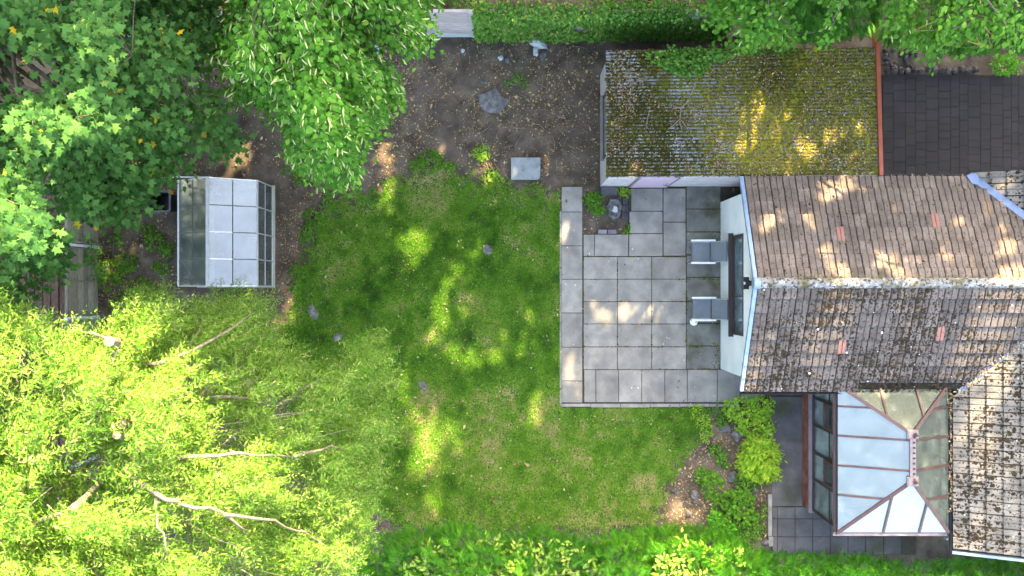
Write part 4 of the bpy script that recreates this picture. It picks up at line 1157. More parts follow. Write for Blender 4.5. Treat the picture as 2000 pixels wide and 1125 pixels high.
# white ball on the slabs
c = P(1355, 628, 0.13)
t = thing('ball', (c.x, c.y, 0.035), 'white scuffed ball on the paving beside a garden chair', 'ball')
bm = bmesh.new(); bmesh.ops.create_icosphere(bm, subdivisions=3, radius=0.108)
me = bpy.data.meshes.new('shell'); bm.to_mesh(me); bm.free(); me.materials.append(MT['white'])
for p in me.polygons: p.use_smooth = True
o = bpy.data.objects.new('shell', me); o.location = (c.x, c.y, 0.035 + 0.106); link(o, t)
for (ax, ay, rr_) in ((0.03, 0.028, 0.026), (0.038, -0.018, 0.018), (-0.07, 0.02, 0.015)):
    n_ = Vector((ax, ay, math.sqrt(max(0.001, 0.108 ** 2 - ax * ax - ay * ay)))).normalized()
    u_ = n_.orthogonal().normalized(); w_ = n_.cross(u_)
    pts = [Vector((c.x, c.y, 0.141)) + (n_ * 0.108 + (u_ * math.cos(k * 1.2566) + w_ * math.sin(k * 1.2566)) * rr_).normalized() * 0.1095 for k in range(5)]
    MB().poly(pts, 0.004).build('panel', MT['grime'], t)

# ================================================================== STONES, SLABS, STUMP, BRICKS
def stone(name, px, py, sx, sy, sz, mat, label, cat, seed, z=0.0, group=None, parent=None, rough=0.28, flat_top=False):
    c = P(px, py)
    bm = bmesh.new(); bmesh.ops.create_icosphere(bm, subdivisions=2, radius=1)
    for v in bm.verts:
        q = v.co.copy(); k = 1 + mnoise.noise(q * 1.3 + Vector((seed * 3.7, seed, 0))) * rough * 2 + mnoise.noise(q * 3 + Vector((seed, 0, 0))) * rough * 0.6
        v.co = Vector((q.x * sx * k, q.y * sy * k, max(-0.6, min(q.z, 0.75 if flat_top else 2)) * sz * k))
    me = bpy.data.meshes.new(name); bm.to_mesh(me); bm.free(); me.materials.append(MT[mat])
    o = bpy.data.objects.new(name, me); o.location = (c.x, c.y, z); o.rotation_euler.z = seed * 1.7
    link(o, parent)
    if parent is None: tag(o, label, cat, group)
    return o
stone('flat_stone', 962, 199, 0.30, 0.36, 0.05, 'stone', 'large pale flat stone sunk in the dark soil', 'stone', 1, 0.0)
for i, (px, py, a_, b_) in enumerate([(612, 609, 0.19, 0.13), (660, 658, 0.13, 0.11), (826, 752, 0.17, 0.10), (952, 487, 0.13, 0.14)]):
    stone('stepping_stone', px, py, a_, b_, 0.05, 'stone', ['broad grey stone in thin grass near the greenhouse', 'rounded grey stone in the lawn between the willow tips and greenhouse', 'small dark stone in the lawn beside the willow tips', 'pale round stone in a dry patch of lawn facing the patio'][i], 'stone', i + 3, 0.02, 'stones in the lawn')
for i, (px, py, a_, b_, c_, m) in enumerate([(1050, 84, 0.26, 0.13, 0.14, 'gravelboard'), (1060, 108, 0.14, 0.10, 0.10, 'stone'), (1046, 102, 0.08, 0.12, 0.07, 'gravelboard'), (978, 113, 0.07, 0.07, 0.05, 'gravelboard'), (990, 118, 0.06, 0.09, 0.05, 'stone'), (943, 160, 0.05, 0.07, 0.04, 'stone'), (904, 100, 0.05, 0.05, 0.04, 'gravelboard')]):
    stone('rubble', px, py, a_, b_, c_, m, ['largest broken pale rubble lump at the foot of the ivy', 'grey rubble block lying below the largest pale lump', 'narrow pale rubble piece next to the grey block', 'small pale rubble piece on the soil below the ivy', 'small grey rubble piece touching a pale one on the soil', 'little grey stone above the large flat stone', 'little pale stone near the concrete gravel board'][i], 'rubble', i + 9, 0.02, 'rubble below the ivy fence')
# loose concrete slab
a = P(998, 351, 0.06); b = P(1055, 308, 0.06)
bm_ = MB().poly([(a.x, a.y, 0.09), (b.x - 0.06, a.y, 0.09), (b.x, a.y + 0.07, 0.09), (b.x, b.y, 0.09), (a.x, b.y, 0.09)], 0.09)
tag(bm_.build('concrete_slab', MT['slate']), 'loose blue grey slab with a chipped corner on soil', 'slab')
a = P(722, 104, 0.05); b = P(740, 70, 0.05)
tag(MB().bbox(a.x, b.x, a.y, b.y, -0.03, 0.08, 0.01).build('stone_block', MT['gravelboard']), 'pale grey block half hidden under the lime leaves', 'block')
a = P(725, 222); b = P(748, 206)
o = tag(MB().bbox(-0.14, 0.14, -0.1, 0.1, -0.02, 0.09, 0.012).build('brick', MT['brick']), 'single orange brick on soil at the tips of the lime leaves', 'brick'); o.location = P(737, 214); o.rotation_euler.z = 0.1
a = P(728, 205)
stone('rubble', 716, 205, 0.10, 0.13, 0.08, 'stone', 'grey stone next to the orange brick', 'rubble', 22, 0.0)
# stump in the patio bed
def zq(x, y): return 1130 + x * 120 / 1227, 360 + y * 110 / 1125
t = thing('tree_stump', P(*zq(710, 500)), 'weathered grey tree stump in the small patio bed', 'stump')
v = []; f = []
n_ = 28; c = P(*zq(712, 495))
for ring_, (rr_, zz_) in enumerate([(1.12, -0.05), (1.02, 0.12), (0.98, 0.22), (0.88, 0.24), (0.70, 0.19), (0.4, 0.17), (0.12, 0.2)]):
    for k in range(n_):
        a_ = 2 * math.pi * k / n_
        w_ = 1 + 0.10 * mnoise.noise(Vector((math.cos(a_) * 2, math.sin(a_) * 2, ring_ * 0.3))) + 0.05 * math.sin(a_ * 7)
        if abs(a_ - 2.6) < 0.5 and ring_ < 4: w_ *= 1.28
        v.append((c.x + 0.165 * rr_ * w_ * math.cos(a_), c.y + 0.26 * rr_ * w_ * math.sin(a_), zz_ + 0.02 * mnoise.noise(Vector((math.cos(a_) * 3, math.sin(a_) * 3, ring_)))))
for r_ in range(6):
    for k in range(n_):
        k2 = (k + 1) % n_; f.append((r_ * n_ + k, r_ * n_ + k2, (r_ + 1) * n_ + k2, (r_ + 1) * n_ + k))
f.append(tuple(6 * n_ + k for k in range(n_)))
mesh('body', v, f, MT['stump'], t)
v = [(c.x + dx, c.y + dy, 0.215 + dz) for dx, dy, dz in ((-0.09, -0.06, 0), (-0.02, -0.11, 0), (0.06, -0.10, 0), (0.07, -0.02, 0), (0.04, 0.05, 0.01), (-0.03, 0.07, 0), (-0.05, 0.0, 0))]
mesh('core_wood', v + [(p[0], p[1], 0.13) for p in v], [tuple(range(7))] + [(i, i + 7, (i + 1) % 7 + 7, (i + 1) % 7) for i in range(7)], MT['stump_pale'], t)
for i, (x0, y0, x1, y1, lab) in enumerate([(390, 908, 562, 992, 'pale grey brick edging the stump bed, farthest from the stump'), (580, 908, 752, 992, 'dark grey brick edging the stump bed between a pale brick and fallen leaves')]):
    a = P(*zq(x0, y1)); b = P(*zq(x1, y0)); o = MB().bbox(a.x, b.x, a.y, b.y, -0.03, 0.07, 0.008).build('brick', MT['brick_grey']); tag(o, lab, 'brick', 'grey bricks edging the stump bed')
a = P(*zq(440, 235)); b = P(*zq(770, 50))
tag(MB().bbox(a.x, b.x, a.y, b.y, -0.05, 0.06, 0.015).build('step', MT['concrete_dark']), 'mossy concrete step against the garage wall by the stump', 'step')
a = P(*zq(860, 700)); b = P(*zq(1000, 270))
for k in range(3):
    tag(MB().bbox(a.x + 0.01 * k, b.x - 0.01 * k, a.y + (b.y - a.y) * k / 3 + 0.005, a.y + (b.y - a.y) * (k + 1) / 3 - 0.005, -0.05, 0.03 + 0.01 * k, 0.008).build('brick', MT['stone_dark']), ['dark sunken brick beside the stump, nearest to the grey edging bricks', 'dark sunken brick in the middle of three beside the stump', 'dark sunken brick beside the stump, nearest to the concrete step'][k], 'brick', 'dark bricks beside the stump')
# edging stones along the drive
random.seed(5)
for i in range(14):
    px = 1732 + i * 13.2
    stone('edging_stone', px, 137 + random.uniform(-2, 2), 0.095, 0.085, 0.09, 'stone_dark', 'dark rounded edging stone in the row along the drive', 'stone', 40 + i, 0.03, 'dark edging stones along the drive')
random.seed(9)
for i in range(34):
    stone('loose_stone', random.uniform(1728, 1800), random.uniform(95, 130), random.uniform(0.03, 0.07), random.uniform(0.03, 0.07), 0.05, 'stone_dark', 'small dark loose stone in the border behind the drive edging stones', 'stone', 60 + i, 0.0, 'dark loose stones behind the drive edging')
BED_ST = [(1416, 838, 0.17, 0.12, 'large mottled stone in the bed between the two lemon shrubs and the lawn'), (1440, 850, 0.15, 0.16, 'dark flat stone touching the large mottled stone in the bed'), (1428, 812, 0.1, 0.09, 'small stone above the large mottled stone in the bed'), (1430, 932, 0.13, 0.13, 'orange brown round stone among the leafy weeds of the bed'), (1356, 966, 0.1, 0.13, 'grey stone on the bare earth end of the bed'), (1357, 980, 0.04, 0.09, 'narrow slate sliver on the bare earth of the bed'), (1345, 1003, 0.09, 0.08, 'mossy stone at the hedge end of the bed'), (1474, 955, 0.09, 0.07, 'pale stone near the kerb of the planted bed'), (1495, 1058, 0.08, 0.07, 'brown stone by the end kerb of the planted bed'), (1316, 958, 0.05, 0.05, 'small pale stone where the lawn thins beside the bed')]
for i, (px, py, a_, b_, lab) in enumerate(BED_ST):
    stone('bed_stone', px, py, a_, b_, 0.08, 'brick' if i == 3 and False else ('stone' if i % 3 else 'stone'), lab, 'stone', 120 + i, 0.01, 'stones in the planted bed')

# ================================================================== FENCES
def fence_panel(x, y, horizontal, label, mat, gb='gravelboard', lean=0.0, wave=0.0, boards=6, post=True, group='garden fence panels', h=1.75, gbh=0.28):
    """panel 1.83 long starting at (x, y) along +X (horizontal) or +Y, with overlapping boards"""
    t = thing('garden_fence', (x, y, 0), label, 'fence', group)
    t.rotation_euler.z = 0 if horizontal else math.pi / 2
    def loc(o): o.matrix_parent_inverse = Matrix(); return o
    L = 1.83
    if gb: loc(MB().bbox(0.06, L, -0.03, 0.03, -0.1, gbh, 0.008).build('gravel_board', MT[gb], t))
    for b_ in range(boards):
        z0 = gbh + 0.01 + b_ * h / boards
        v = []; f = []
        n_ = 8
        for i in range(n_ + 1):
            xx = 0.07 + (L - 0.08) * i / n_
            off = wave * math.sin(i / n_ * 3 + b_ * 0.6) * (b_ + 1) / boards + lean * (z0 - gbh)
            for dy, z in ((-0.034, z0), (-0.004, z0 + h / boards + 0.012), (0.01, z0 + h / boards + 0.012), (-0.016, z0)):
                v.append((xx, dy - 0.006 * (b_ % 2) + off, z + wave * 0.3 * math.sin(i * 0.5 + b_)))
        for i in range(n_):
            for k in range(4): q = i * 4; f.append((q + k, q + (k + 1) % 4, q + 4 + (k + 1) % 4, q + 4 + k))
        f += [(0, 3, 2, 1), (n_ * 4, n_ * 4 + 1, n_ * 4 + 2, n_ * 4 + 3)]
        loc(mesh('board', v, f, MT[mat], t))
    for xx in (0.10, 0.94, 1.78):
        loc(MB().bar((xx, -0.035 + 0, gbh + 0.02), (xx, -0.035 + lean * h, gbh + h), 0.045, 0.03, (0, 1, 0)).build('batten', MT[mat], t))
    loc(MB().bar((0.05, lean * h - 0.005, gbh + h + 0.025), (L, lean * h - 0.005, gbh + h + 0.025), 0.07, 0.025).build('capping_rail', MT[mat], t))
    if post: loc(MB().bbox(-0.05, 0.05, -0.05, 0.05, -0.1, gbh + h + 0.06, 0.02).build('post', MT['gravelboard'], t))
    return t
FY = 6.66
for k in range(9):
    x0 = -1.0 - 1.83 * 5 + 1.83 * k
    lab = ['pale fence panel hidden in the maple crown farthest from the ivy', 'pale fence panel behind the maple leaves next to the lime', 'pale fence panel glimpsed between the maple and the lime', 'pale fence panel hidden behind the lime leaves',
           'warped pale pink fence panel with bare boards beside the ivy', 'ivy covered fence panel adjoining the bare pink panel', 'ivy covered fence panel above the broken rubble', 'ivy covered fence panel above the bare grey end of the garage roof', 'last ivy covered fence panel tucked behind the garage'][k]
    fence_panel(x0, FY, True, lab, 'fence_pink', wave=0.05 if k == 4 else 0.01, lean=0.02, boards=5 if k == 4 else 6, group='fence panels along the ivy')
for k in range(6):
    y0 = 6.5 - 1.83 * (k + 1) + 0.05
    fence_panel(-10.95, y0, False, ['weathered board fence panel deep under the maple at the ivy fence corner', 'weathered board fence panel under the maple trunk', 'weathered grey board fence panel emerging from the maple leaves', 'weathered grey board fence panel between the maple and the willow', 'weathered board fence panel under the willow beside the dark deck', 'last weathered board fence panel deep under the willow'][k], 'fence_grey', gb=None, gbh=0.02, h=1.62, group='grey fence panels beside the maple')
# dark neighbouring deck boards
dk = thing('timber_deck', (-12.6, -0.8, 0), 'old dark brown timber deck beyond the grey fence', 'deck')
random.seed(21)
for i in range(16):
    x = -14.4 + i * 0.21
    o = MB().bbox(x, x + 0.19, -4.2, 1.6, 0.5, 0.56 + random.uniform(-0.012, 0.012), 0.006).build('deck_board', MT['fence_brown'], dk)
MB().box(-14.3, -11.2, -4.1, 1.5, -0.05, 0.49).build('deck_frame', MT['interior_dark'], dk)

# ================================================================== TREES AND PLANTS
def rnd_dirs(n, r=rng):
    a = r.uniform(0, 2 * np.pi, n); return np.stack([np.cos(a), np.sin(a), np.zeros(n)], -1)

def spray_leaves(C, A, k, L, spread, size, r=rng, up=1.0, tilt=0.45, droop=0.25):
    """leaf transforms for sprays at centres C with axes A: k leaves each, alternating along the axis"""
    n = len(C)
    t = (np.arange(k) + 0.5) / k
    t = np.repeat(t[None], n, 0) - 0.45 + r.normal(0, 0.04, (n, k))
    side = unit(np.cross(A, np.array([0, 0, 1.0])))
    sg = np.where(np.arange(k) % 2 == 0, 1.0, -1.0)[None] * np.ones((n, 1))
    Lr = L * r.uniform(0.7, 1.25, (n, 1))
    pos = C[:, None] + A[:, None] * (t * Lr)[..., None] + side[:, None] * (sg * spread * r.uniform(0.1, 1, (n, k)))[..., None]
    pos[..., 2] -= droop * (t + 0.45) ** 2 * Lr
    pos += r.normal(0, spread * 0.35, pos.shape)
    fw = A[:, None] * r.uniform(0.2, 1.0, (n, k, 1)) + side[:, None] * (sg[..., None] * r.uniform(0.3, 1.1, (n, k, 1)))
    fw[..., 2] -= r.uniform(0.0, 0.6, (n, k))
    nr = np.zeros((n, k, 3)); nr[..., 2] = up
    nr += r.normal(0, tilt, nr.shape) + A[:, None] * 0.25
    S = size * r.uniform(0.65, 1.25, (n, k))
    m = n * k
    return pos.reshape(m, 3), frames(fw.reshape(m, 3), nr.reshape(m, 3)), S.reshape(m)

def limb_points(a, b, sag=0.3, n=6, wob=0.15):
    a = Vector(a); b = Vector(b); pts = []
    for i in range(n + 1):
        t = i / n
        p = a.lerp(b, t); p.z += sag * math.sin(math.pi * t) * (b - a).length * 0.3
        if 0 < i < n: p += Vector((random.gauss(0, wob), random.gauss(0, wob), random.gauss(0, wob * 0.6)))
        pts.append(p)
    return pts

def tree_wood(t, base, top, r0, targets, mat, spray_C=None, twig_r=0.006, sag=0.35):
    base = Vector(base); top = Vector(top)
    n = 8; pts = [base.lerp(top, i / n) + Vector((random.gauss(0, 0.05), random.gauss(0, 0.05), 0)) * (0 < i < n) for i in range(n + 1)]
    pts[0].z -= 0.1
    MB().tube(pts, [r0 * (1.25 if i == 0 else 1 - 0.65 * i / n) for i in range(n + 1)], 10).build('trunk', MT[mat], t, True)
    mb = MB(); skel = []
    for q in targets:
        q = Vector(q); h = random.uniform(0.45, 1.0)
        a = base.lerp(top, h)
        lp = limb_points(a, q, sag); L = (q - a).length
        mb.tube(lp, [max(0.012, r0 * 0.30 * (1 - 0.9 * i / (len(lp) - 1)) * min(1, L / 3)) for i in range(len(lp))], 6)
        skel += lp[1:]
    if spray_C is not None and len(spray_C):
        sk = np.array([tuple(p) for p in skel])
        for c in spray_C:
            d = ((sk - c) ** 2).sum(1); p = Vector(sk[d.argmin()]); c = Vector(c)
            m_ = p.lerp(c, 0.5) + Vector((random.gauss(0, 0.08), random.gauss(0, 0.08), random.gauss(0, 0.05)))
            mb.tube([p, m_, c], [twig_r * 1.6, twig_r * 1.2, twig_r * 0.7], 4, False)
    o = mb.build('limbs', MT[mat], t, True); o['kind'] = 'stuff'

def top_leaves(pos, Rm, S, tint, ncut):
    """split off the ncut highest leaves that lie inside the picture"""
    k = CAM_H / (CAM_H - pos[:, 2]) * PPM
    px = 1000 + pos[:, 0] * k; py = 562.5 - pos[:, 1] * k
    inside = (px > 5) & (px < 1995) & (py > 5) & (py < 1120)
    score = np.where(inside, pos[:, 2] + 8 * S, -1)
    idx = np.argsort(-score)[:ncut]
    m = np.ones(len(pos), bool); m[idx] = False
    return idx, m

def leaf_objects(t, tmpl, mat, pos, Rm, S, tint, name='leaf', bins=5):
    mes = []
    for b in range(bins):
        me = bpy.data.meshes.new(name); me.from_pydata([tuple(v) for v in tmpl[0]], [], [tuple(f) for f in tmpl[1]])
        at = me.attributes.new('tint', 'FLOAT', 'POINT'); at.data.foreach_set('value', [0.35 + 0.55 * b / (bins - 1)] * len(tmpl[0]))
        me.materials.append(mat); mes.append(me)
    for i in range(len(pos)):
        o = bpy.data.objects.new(name, mes[min(bins - 1, max(0, int(tint[i] * bins)))])
        COL.objects.link(o); o.parent = t; o.matrix_parent_inverse = parent_inv(t)
        M_ = Matrix(Rm[i].tolist()).to_4x4() @ Matrix.Scale(float(S[i]), 4); M_.translation = Vector(pos[i].tolist()); o.matrix_basis = M_

# ---- shade: tall trees standing north of the garden, out of the picture
SUNLIT = [  # sun flecks: photo pixel, radius px, height
    (815, 490, 22, 0), (800, 478, 12, 0), (857, 612, 22, 0), (858, 575, 14, 0), (1008, 662, 20, 0), (1016, 610, 13, 0), (1028, 568, 12, 0), (842, 880, 22, 0), (812, 828, 17, 0), (850, 978, 17, 0), (872, 838, 12, 0), (800, 905, 10, 0), (905, 865, 8, 0),
    (943, 300, 14, 0), (948, 328, 12, 0), (950, 358, 12, 0), (893, 525, 12, 0), (750, 376, 8, 0), (770, 382, 8, 0), (1045, 803, 14, 0), (930, 705, 10, 0), (755, 464, 8, 0), (898, 444, 9, 0), (930, 492, 9, 0), (780, 760, 15, 0), (830, 700, 14, 0), (890, 690, 12, 0), (975, 690, 10, 0), (920, 590, 8, 0),
    (735, 214, 12, 0), (792, 242, 11, 0), (736, 262, 14, 0), (748, 292, 12, 0), (754, 340, 9, 0), (872, 291, 11, 0), (475, 288, 20, 0), (470, 236, 16, 0), (420, 180, 12, 0), (1095, 348, 11, 0), (450, 335, 15, 0), (905, 250, 8, 0), (1075, 300, 8, 0), (560, 600, 14, 0), (540, 640, 14, 0), (265, 510, 12, 0), (250, 300, 16, 0), (230, 290, 12, 0), (215, 540, 10, 0),
    (1155, 578, 17, 0), (1162, 603, 15, 0), (1250, 606, 14, 0), (1213, 612, 11, 0), (1215, 566, 8, 0), (1182, 642, 11, 0), (1112, 722, 15, 0), (1130, 770, 14, 0), (1265, 522, 9, 0), (1312, 522, 8, 0), (1288, 602, 9, 0), (1100, 672, 9, 0), (1162, 700, 10, 0), (1097, 470, 7, 0), (1280, 650, 8, 0),
    (1475, 182, 16, 2.4), (1502, 176, 13, 2.4), (1466, 240, 16, 2.4), (1535, 225, 15, 2.4), (1520, 195, 9, 2.4), (1458, 282, 11, 2.4), (1560, 300, 20, 2.4), (1545, 330, 14, 2.4), (1632, 248, 13, 2.4), (1436, 236, 9, 2.4), (1608, 282, 9, 2.4), (1412, 115, 10, 2.4), (1478, 120, 8, 2.4), (1560, 118, 15, 2.4), (1196, 180, 10, 2.3), (1680, 262, 12, 2.4), (1430, 302, 12, 2.4), (1660, 330, 14, 2.4), (1610, 310, 10, 2.4), (1500, 295, 10, 2.4),
    (1617, 360, 16, 2.7), (1650, 365, 16, 2.7), (1608, 392, 16, 2.8), (1520, 422, 15, 2.9), (1476, 452, 14, 3.0), (1496, 432, 10, 3.0), (1582, 440, 12, 3.0), (1738, 528, 22, 3.5), (1780, 522, 18, 3.5), (1700, 512, 14, 3.4), (1835, 505, 16, 3.4), (1925, 392, 18, 2.9), (1962, 362, 16, 2.7), (1870, 452, 14, 3.1), (1905, 520, 16, 3.5), (1750, 396, 11, 2.9), (1690, 365, 12, 2.7), (1960, 500, 20, 3.3), (1950, 455, 14, 3.1), (1720, 470, 10, 3.2), (1720, 350, 10, 2.6), (1800, 420, 9, 3.0), (1860, 420, 9, 3.0),
    (1960, 598, 26, 3.4), (1935, 635, 24, 3.2), (1905, 668, 20, 3.0), (1980, 570, 20, 3.6), (1880, 620, 12, 3.2), (1975, 640, 16, 3.1), (1860, 700, 12, 2.8), (1760, 580, 9, 3.5), (1950, 765, 24, 3.0), (1975, 720, 18, 3.2), (1900, 840, 12, 2.7), (1940, 890, 10, 2.8),
    (1350, 985, 16, 0), (1310, 1000, 12, 0), (1440, 930, 12, 0.2), (1470, 860, 16, 0.5), (1490, 905, 22, 0.5), (1465, 800, 16, 0.5), (400, 600, 40, 3), (480, 560, 16, 2)]
SH = np.array([sdir.x, sdir.y, sdir.z])
flec = np.array([list(P(a, b, z)) + [r_ / PPM * (0.95 if not (1095 < a < 1345 and b > 460) else 0.7) * (0.78 if 2.2 < z < 2.5 else 1) * (0.85 if z > 2.5 and b < 560 else 1) + (0.16 if z < 2.5 else 0.14)] for a, b, r_, z in SUNLIT])
# open sky towards the willow crown and the hedge: (px, py, z, radius m)
OPEN = np.array([list(P(a, b, z)) + [r_] for a, b, z, r_ in [(60, 640, 10.3, 1.1), (210, 650, 10.6, 1.2), (100, 780, 10.8, 1.6), (250, 800, 10.8, 1.6), (380, 800, 10, 1.1), (80, 950, 10.8, 1.7), (260, 950, 11, 1.7), (430, 940, 10, 1.5), (560, 960, 9, 1.1), (150, 1080, 10.5, 1.8), (340, 1080, 10.3, 1.7), (520, 1080, 9.3, 1.5), (630, 1040, 8.5, 0.9), (640, 1120, 8, 1.0), (60, 400, 13, 1.2), (20, 560, 12.6, 0.6), (150, 420, 12.5, 0.6), (1340, 1100, 2.6, 0.75), (1400, 1085, 2.5, 0.5), (1290, 1115, 2.6, 0.5), (1000, 1125, 2.7, 0.45)]])
CYL = np.concatenate([flec, OPEN])
def carve(T, rs=1.0, cyl=None):
    ok = np.ones(len(T), bool)
    for c in (CYL if cyl is None else cyl):
        d = T - c[:3]; al = d @ SH
        dist = np.linalg.norm(d - al[:, None] * SH, axis=1)
        ok &= ~((dist < c[3] * rs) & (al > 3))
    return ok
TALL = [(-16, 14.5, 24.5), (-11, 15.5, 25), (-6, 14.5, 24.5), (-1, 15.5, 23), (4, 14.5, 22), (9, 15.5, 20), (14, 14.5, 19.5), (19, 15.5, 20)]
for i, (x, y, top) in enumerate(TALL):
    t = thing('tall_tree', (x, y, 0), 'tall broadleaf tree north of the garden fence casting dappled shade', 'tree', 'tall trees shading the garden from the north')
    n = 15000
    zc = (top + 3.5) / 2; rz2 = (top - 3.5) / 2
    u = rng.normal(size=(n * 3, 3)); q = rng.uniform(-1, 1, (n * 3, 3))
    ins = (np.abs(q) ** 3.2).sum(1) < 1
    q = q[ins][:n]; n = len(q)
    T = np.stack([x + q[:, 0] * 3.3, y + q[:, 1] * 2.4, zc + q[:, 2] * rz2], -1)
    T[:, 2] += (fbm(T[:, 0] * 0.6 + 20, T[:, 1] * 0.6 + 20, 2) - 0.5) * 2.0
    k = carve(T) & (rng.random(n) < np.clip((top - T[:, 2]) / (6.5 if x > 6 else 3.0), 0.18 if x > 6 else 0.5, 1)); T = T[k]; n = len(T)
    nr = np.stack([rng.normal(0, 0.5, n), rng.normal(0.5, 0.5, n), np.ones(n)], -1)
    bulk('foliage', LEAF_RHOMB[0], LEAF_RHOMB[1], frames(rnd_dirs(n) + rng.normal(0, 0.2, (n, 3)), nr), T, rng.uniform(0.32, 0.55, n), MT['l_tall'], t, rng.random(n))
    MB().tube([(x, y, -0.1), (x + 0.1, y, 4), (x, y + 0.1, 10), (x, y, top - 3)], [0.42, 0.32, 0.22, 0.06], 10).build('trunk', MT['bark'], t, True)

# unseen trees added on both sides to darken the glass reflections
for (x, y, top, lab) in [(-20.5, 1.5, 11, 'unseen broad tree added beyond the dark deck to darken greenhouse reflections'), (-20, -6, 10, 'unseen broad tree added on the willow side to darken greenhouse reflections'), (22.5, 4.5, 11, 'unseen broad tree added beyond the drive to darken conservatory reflections'), (22.5, -4.5, 10.5, 'unseen broad tree added on the hedge side to darken conservatory reflections')]:
    t = thing('reflection_tree', (x, y, 0), lab, 'tree', 'unseen trees added to darken glass reflections')
    n = 9000; q = unit(rng.normal(size=(n, 3))) * (rng.random((n, 1)) ** 0.4)
    T = np.stack([x + q[:, 0] * 3.4, y + q[:, 1] * 3.9, 0.55 * top + q[:, 2] * top * 0.45], -1)
    nr = q + np.array([0, 0, 0.6]) + rng.normal(0, 0.4, (n, 3))
    bulk('foliage', LEAF_RHOMB[0], LEAF_RHOMB[1], frames(rnd_dirs(n) + rng.normal(0, 0.2, (n, 3)), nr), T, rng.uniform(0.3, 0.5, n), MT['l_tall'], t, rng.random(n))
    MB().tube([(x, y, -0.1), (x + 0.1, y, 3), (x, y, top * 0.7)], [0.3, 0.22, 0.08], 9).build('trunk', MT['bark'], t, True)

# ---- maple
random.seed(31)
maple = thing('maple_tree', (-10.9, 5.7, 0), 'spreading maple with large lobed blue green leaves', 'tree')
MAPLE = [(-220, -160), (460, -160), (440, -40), (428, 20), (412, 70), (405, 140), (452, 205), (462, 240), (440, 290), (392, 318), (330, 335), (296, 345), (262, 400), (205, 415), (165, 425), (125, 445), (115, 490), (95, 530), (50, 572), (20, 600), (-220, 630)]
n = 2550
px, py = sample_poly(MAPLE, n)
f = fbm(px / 75 + 3, py / 75 + 9, 1, 2)
holes = [(312, 396, 52), (165, 480, 34), (185, 150, 26), (120, 105, 22), (310, 175, 30), (240, 292, 24), (420, 180, 20), (300, 330, 12), (255, 275, 14), (350, 60, 14), (235, 215, 10)]
k = f > 0.40
for hx, hy, hr in holes: k &= np.hypot(px - hx, py - hy) > hr * rng.uniform(0.75, 1.2, n)
px, py = px[k], py[k]; n = len(px)
ed = edge_dist(px, py, MAPLE)
ztop = 11.2 - 3.2 * np.exp(-ed / 90.0) + 2.2 * np.exp(-((px - 60) ** 2 + (py - 400) ** 2) / 90.0 ** 2) + (fbm(px / 60, py / 60, 3) - 0.5) * 4.0
z = ztop - np.abs(rng.normal(0, 1.3, n)) ** 1.3
C = Pn(px, py, z)
A = unit(C - np.array([-9.6, 4.6, 9.0]) + rng.normal(0, 0.7, (n, 3))); A[:, 2] = A[:, 2] * 0.3 - 0.1; A = unit(A)
pos, Rm, S = spray_leaves(C, A, 13, 0.56, 0.19, 0.128, tilt=0.6)
tn = np.clip(0.45 + rng.normal(0, 0.17, len(pos)), 0, 0.92)
tn[rng.random(len(pos)) < 0.012] = 1.0
idx, m = top_leaves(pos, Rm, S, tn, 300)
bulk('foliage', LEAF_MAPLE[0], LEAF_MAPLE[1], Rm[m], pos[m], S[m], MT['l_maple'], maple, tn[m])
leaf_objects(maple, LEAF_MAPLE, MT['l_maple'], pos[idx], Rm[idx], S[idx], tn[idx])
# bunches of winged keys
n2 = 420; j = rng.choice(len(C), n2)
kp = C[j][:, None] + rng.normal(0, 0.06, (n2, 7, 3)); kp[..., 2] += 0.05
nr = rng.normal(0, 0.6, (n2 * 7, 3)); nr[:, 2] += 1
bulk('seed_keys', LEAF_BRACT[0], LEAF_BRACT[1], frames(rng.normal(0, 1, (n2 * 7, 3)), nr), kp.reshape(-1, 3), rng.uniform(0.05, 0.08, n2 * 7), MT['l_gold'], maple, rng.uniform(0.3, 0.9, n2 * 7))
tree_wood(maple, (-10.9, 5.7, 0), (-10.3, 5.1, 9.0), 0.33, [tuple(C[i]) for i in rng.choice(len(C), 34)], 'bark', C[rng.choice(len(C), 420)])

